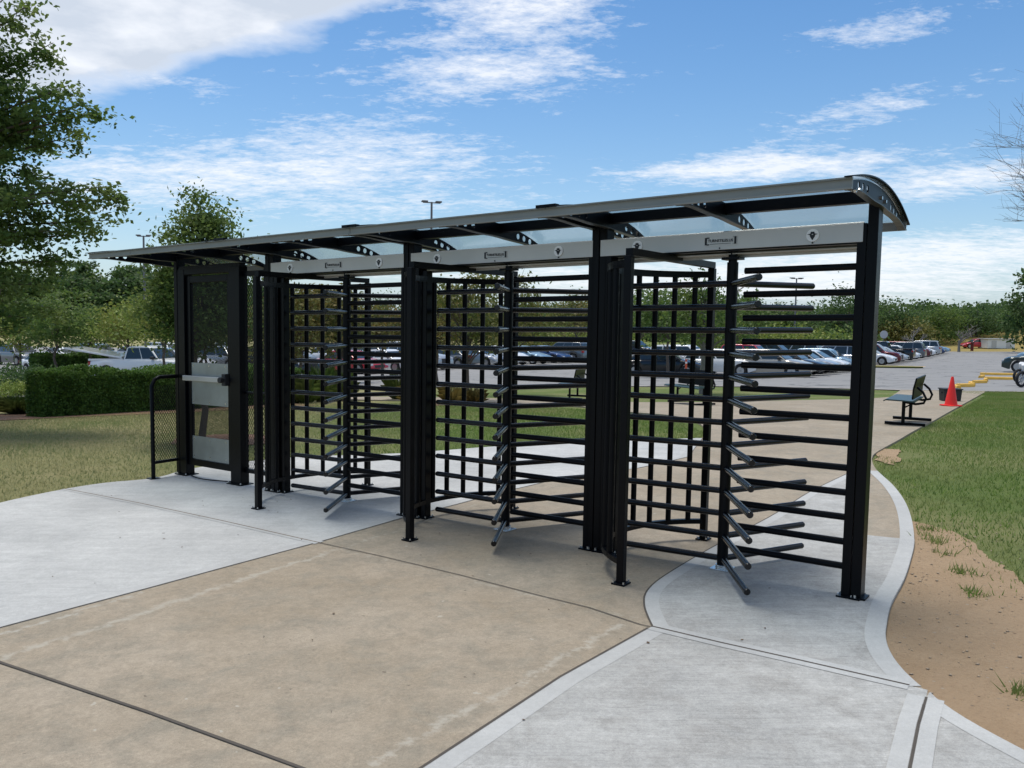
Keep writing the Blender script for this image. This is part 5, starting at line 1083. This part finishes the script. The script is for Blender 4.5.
row([(-14, 'sedan', 'silver', False), (-10.4, 'SUV', 'grey', False), (-7, 'sedan', 'white', True), (-3.6, 'SUV', 'light blue', False), (0, 'sedan', 'silver', False), (3.4, 'minivan', 'white', False), (7, 'sedan', 'grey', False), (11, 'SUV', 'silver', False)], -58, 'the far row below the wooded hill')
car('SUV', 'dark green', 'dark SUV with silver wheels facing the drive at the right picture edge', 34.0, 53.6, -N_[0], -N_[1])
car('sedan', 'light blue', 'pale blue sedan behind the dark SUV at the right picture edge', 50.5, 79.5, -N_[0], -N_[1])
car('sedan', 'black', 'low black sedan beside the orange marker post', pxw(662, 46), 46, 0.95, -0.3)
car('hatchback', 'white', 'white hatchback between the grey trunk and the nearest rotor', pxw(722, 47), 47, 0.85, -0.52)
tk = car('pickup truck', 'white', 'white pickup truck with a raised bed cover behind the long hedge', pxw(146, 45), 45, 0.985, -0.17)
mb = MB(); mb.bar((-0.9, 0, 1.24), (-4.3, 0, 1.78), 1.6, 0.10); mb.build('bed_cover', PAINTS['white'], tk, bevel=0.02)
# distant van and trailer
x, y = pxw(995, 127), 127; t = thing('storage_shed', 'low white flat roofed shed beyond the grassy rise below the broad dark tree', 'shed', (x, y, T(x, y)), 0.12)
mb = MB(); mb.box((-2.2, -1.1, 0.0), (2.2, 1.1, 1.35)); mb.build('wall', M['white'], t, bevel=0.03)
mb = MB(); mb.box((-2.35, -1.25, 1.355), (2.35, 1.25, 1.47)); mb.build('roof', M['signwhite'], t)
for s_ in (-1.2, 1.2): mb = MB(); mb.box((s_-0.4, -1.125, 0.1), (s_+0.4, -1.105, 1.15)); mb.build('door', M['signwhite'], t)
car('sedan', 'red', 'red sedan parked left of the low white shed', pxw(976, 128), 128, -0.98, 0.1)
# bay lines
for off, ts in ((0, [1.55+2.95*k for k in range(6)]+[25.8+3.6*k for k in range(13)]), (-23, [-10+3.35*k for k in range(14)]), (-41, [-15+3.4*k for k in range(10)])):
    for t_ in ts:
        nx, ny = A0[0]+E_[0]*t_+N_[0]*(off+0.3), A0[1]+E_[1]*t_+N_[1]*(off+0.3)
        ribbon('bay_line', [(nx, ny), (nx-N_[0]*5.2, ny-N_[1]*5.2)], -0.06, 0.06, 0.004, M['white'], 1.0)

# ------------------------------------------------------------------ motorcycles at the right edge
def moto(label, x, y, rz, first=None):
    if first: r = copytree(first); r.location = (x, y, T(x, y)); r.rotation_euler = (0, 0, rz); r['label'] = label; return r
    t = thing('motorcycle', label, 'motorcycle', (x, y, T(x, y)), rz, 'motorcycles at the edge of the drive')
    for cx in (-0.7, 0.7):
        mb = MB(); K = 24; k2 = 8; R_, r_ = 0.26, 0.055
        vs = [((R_+r_*cos(b))*cos(a)+cx, r_*sin(b), (R_+r_*cos(b))*sin(a)+0.315) for a in [2*pi*i/K for i in range(K)] for b in [2*pi*j/k2 for j in range(k2)]]
        mb.add(vs, [(i*k2+j, ((i+1) % K)*k2+j, ((i+1) % K)*k2+(j+1) % k2, i*k2+(j+1) % k2) for i in range(K) for j in range(k2)]); o = mb.build('wheel', M['tyre'], t, smooth=60)
        mb = MB(); mb.tube((cx, -0.03, 0.315), (cx, 0.03, 0.315), 0.09, 12)
        for k in range(6): a = pi*k/6; mb.bar((cx-cos(a)*0.24, 0, 0.315-sin(a)*0.24), (cx+cos(a)*0.24, 0, 0.315+sin(a)*0.24), 0.012, 0.02, up=(0, 1, 0))
        mb.build('rim', M['rim'], o)
    mb = MB(); mb.path([(-0.25, 0, 0.62), (0.0, 0, 0.72), (0.25, 0, 0.80), (0.42, 0, 0.78)], [0.09, 0.13, 0.15, 0.07], 12); mb.build('fuel_tank', PAINTS['red'], t, smooth=60)
    mb = MB(); mb.path([(-0.85, 0, 0.86), (-0.6, 0, 0.78), (-0.25, 0, 0.72)], [0.05, 0.11, 0.12], 10); mb.build('saddle', M['trim'], t, smooth=60)
    mb = MB(); mb.box((-0.28, -0.14, 0.26), (0.22, 0.14, 0.58)); mb.build('engine', M['pole'], t, bevel=0.04)
    mb = MB(); mb.path([(0.28, 0, 0.5), (0.52, 0, 0.78), (0.62, 0, 0.9)], [0.12, 0.17, 0.1], 10); mb.build('front_fairing', PAINTS['white'], t, smooth=60)
    for s in (-1, 1):
        mb = MB(); mb.tube((0.7, s*0.08, 0.315), (0.5, s*0.08, 0.95), 0.022, 8); mb.build('fork', M['rim'], t)
    mb = MB(); mb.tube((0.46, -0.34, 0.98), (0.46, 0.34, 0.98), 0.016, 8); mb.build('handlebar', M['trim'], t)
    mb = MB(); mb.path([(0.1, -0.16, 0.3), (-0.3, -0.18, 0.25), (-0.8, -0.18, 0.36)], 0.04, 8); mb.build('exhaust', M['rim'], t, smooth=60)
    return t
m1 = moto('red and white motorcycle parked beyond the right lawn, farther of two', 22.95, 37.0, pi+0.25)
index_kids(); moto('red and white motorcycle nearest the right lawn, cut by the picture edge', 20.1, 32.2, pi+0.35, m1)
# pebbles, clods and fallen leaves
rng = np.random.default_rng(5); Vs, Fs = [], []; k = 0
while k < 900:
    y = rng.uniform(2.4, 6.9); x = ex(max(y, 3.62))+rng.random()**1.3*1.5+0.03 if y > 3.6 else rng.uniform(2.1, 3.6)+max(0, 3.2-y)*0.7
    if y <= 3.6 and x < np.interp(y, [1.6, 2.6, 3.02, 3.6], [2.65, 2.2, 2.05, 1.92])+0.04: continue
    r = 0.003+0.009*rng.random()**4; z = T(x, y)-0.018; o6 = np.array([(1, 0, 0), (0, 1, 0), (-1, 0, 0), (0, -1, 0), (0, 0, .7), (0, 0, -.5)])*r*rng.uniform(0.6, 1.3, (6, 1))
    n = len(Vs)*6; Vs.append(o6+np.array([x, y, z+r*0.3])); Fs += [(n+a, n+(a+1) % 4, n+4) for a in range(4)]+[(n+(a+1) % 4, n+a, n+5) for a in range(4)]; k += 1
o = npmesh('pebbles', np.concatenate(Vs), np.array(Fs), simple('pebble', (0.36, 0.28, 0.2), 0.9, var=0.5, vscale=30)); o['kind'] = 'stuff'; o['label'] = 'small pebbles and clods on the bare orange soil'; o['category'] = 'pebbles'
P_ = []
for k in range(70):
    u, v = rng.uniform(0, 8), -abs(rng.normal())*1.6-0.1; x, y = UV(u, v); P_.append((x, y, T(x, y)+0.006))
P_ = np.array(P_); V, F = leafquads(P_, 0.022, rng, 0.0, 0.6); V = V.reshape(-1, 4, 3); V[:, :, 2] = P_[:, None, 2]+(V[:, :, 2]-P_[:, None, 2])*0.25; o = npmesh('fallen_leaves', V.reshape(-1, 3), F, simple('dead_leaf', (0.10, 0.06, 0.03), 0.8, var=0.5)); o['kind'] = 'stuff'; o['label'] = 'tiny dead leaves scattered on the concrete'; o['category'] = 'leaves'
# traffic island by the white sedan
x, y = 27.2, 63.2; sheet('traffic_island', ring(x, y, 3.4, 1.0, -0.55, seed=9, j=0.02), 0.10, M['lawn'], depth=0.12)
ribbon('kerb', ring(x, y, 3.45, 1.05, -0.55, seed=9, j=0.0)+[ring(x, y, 3.45, 1.05, -0.55, seed=9, j=0.0)[0]], -0.15, 0.02, 0.115, M['yellow'], 0.5)
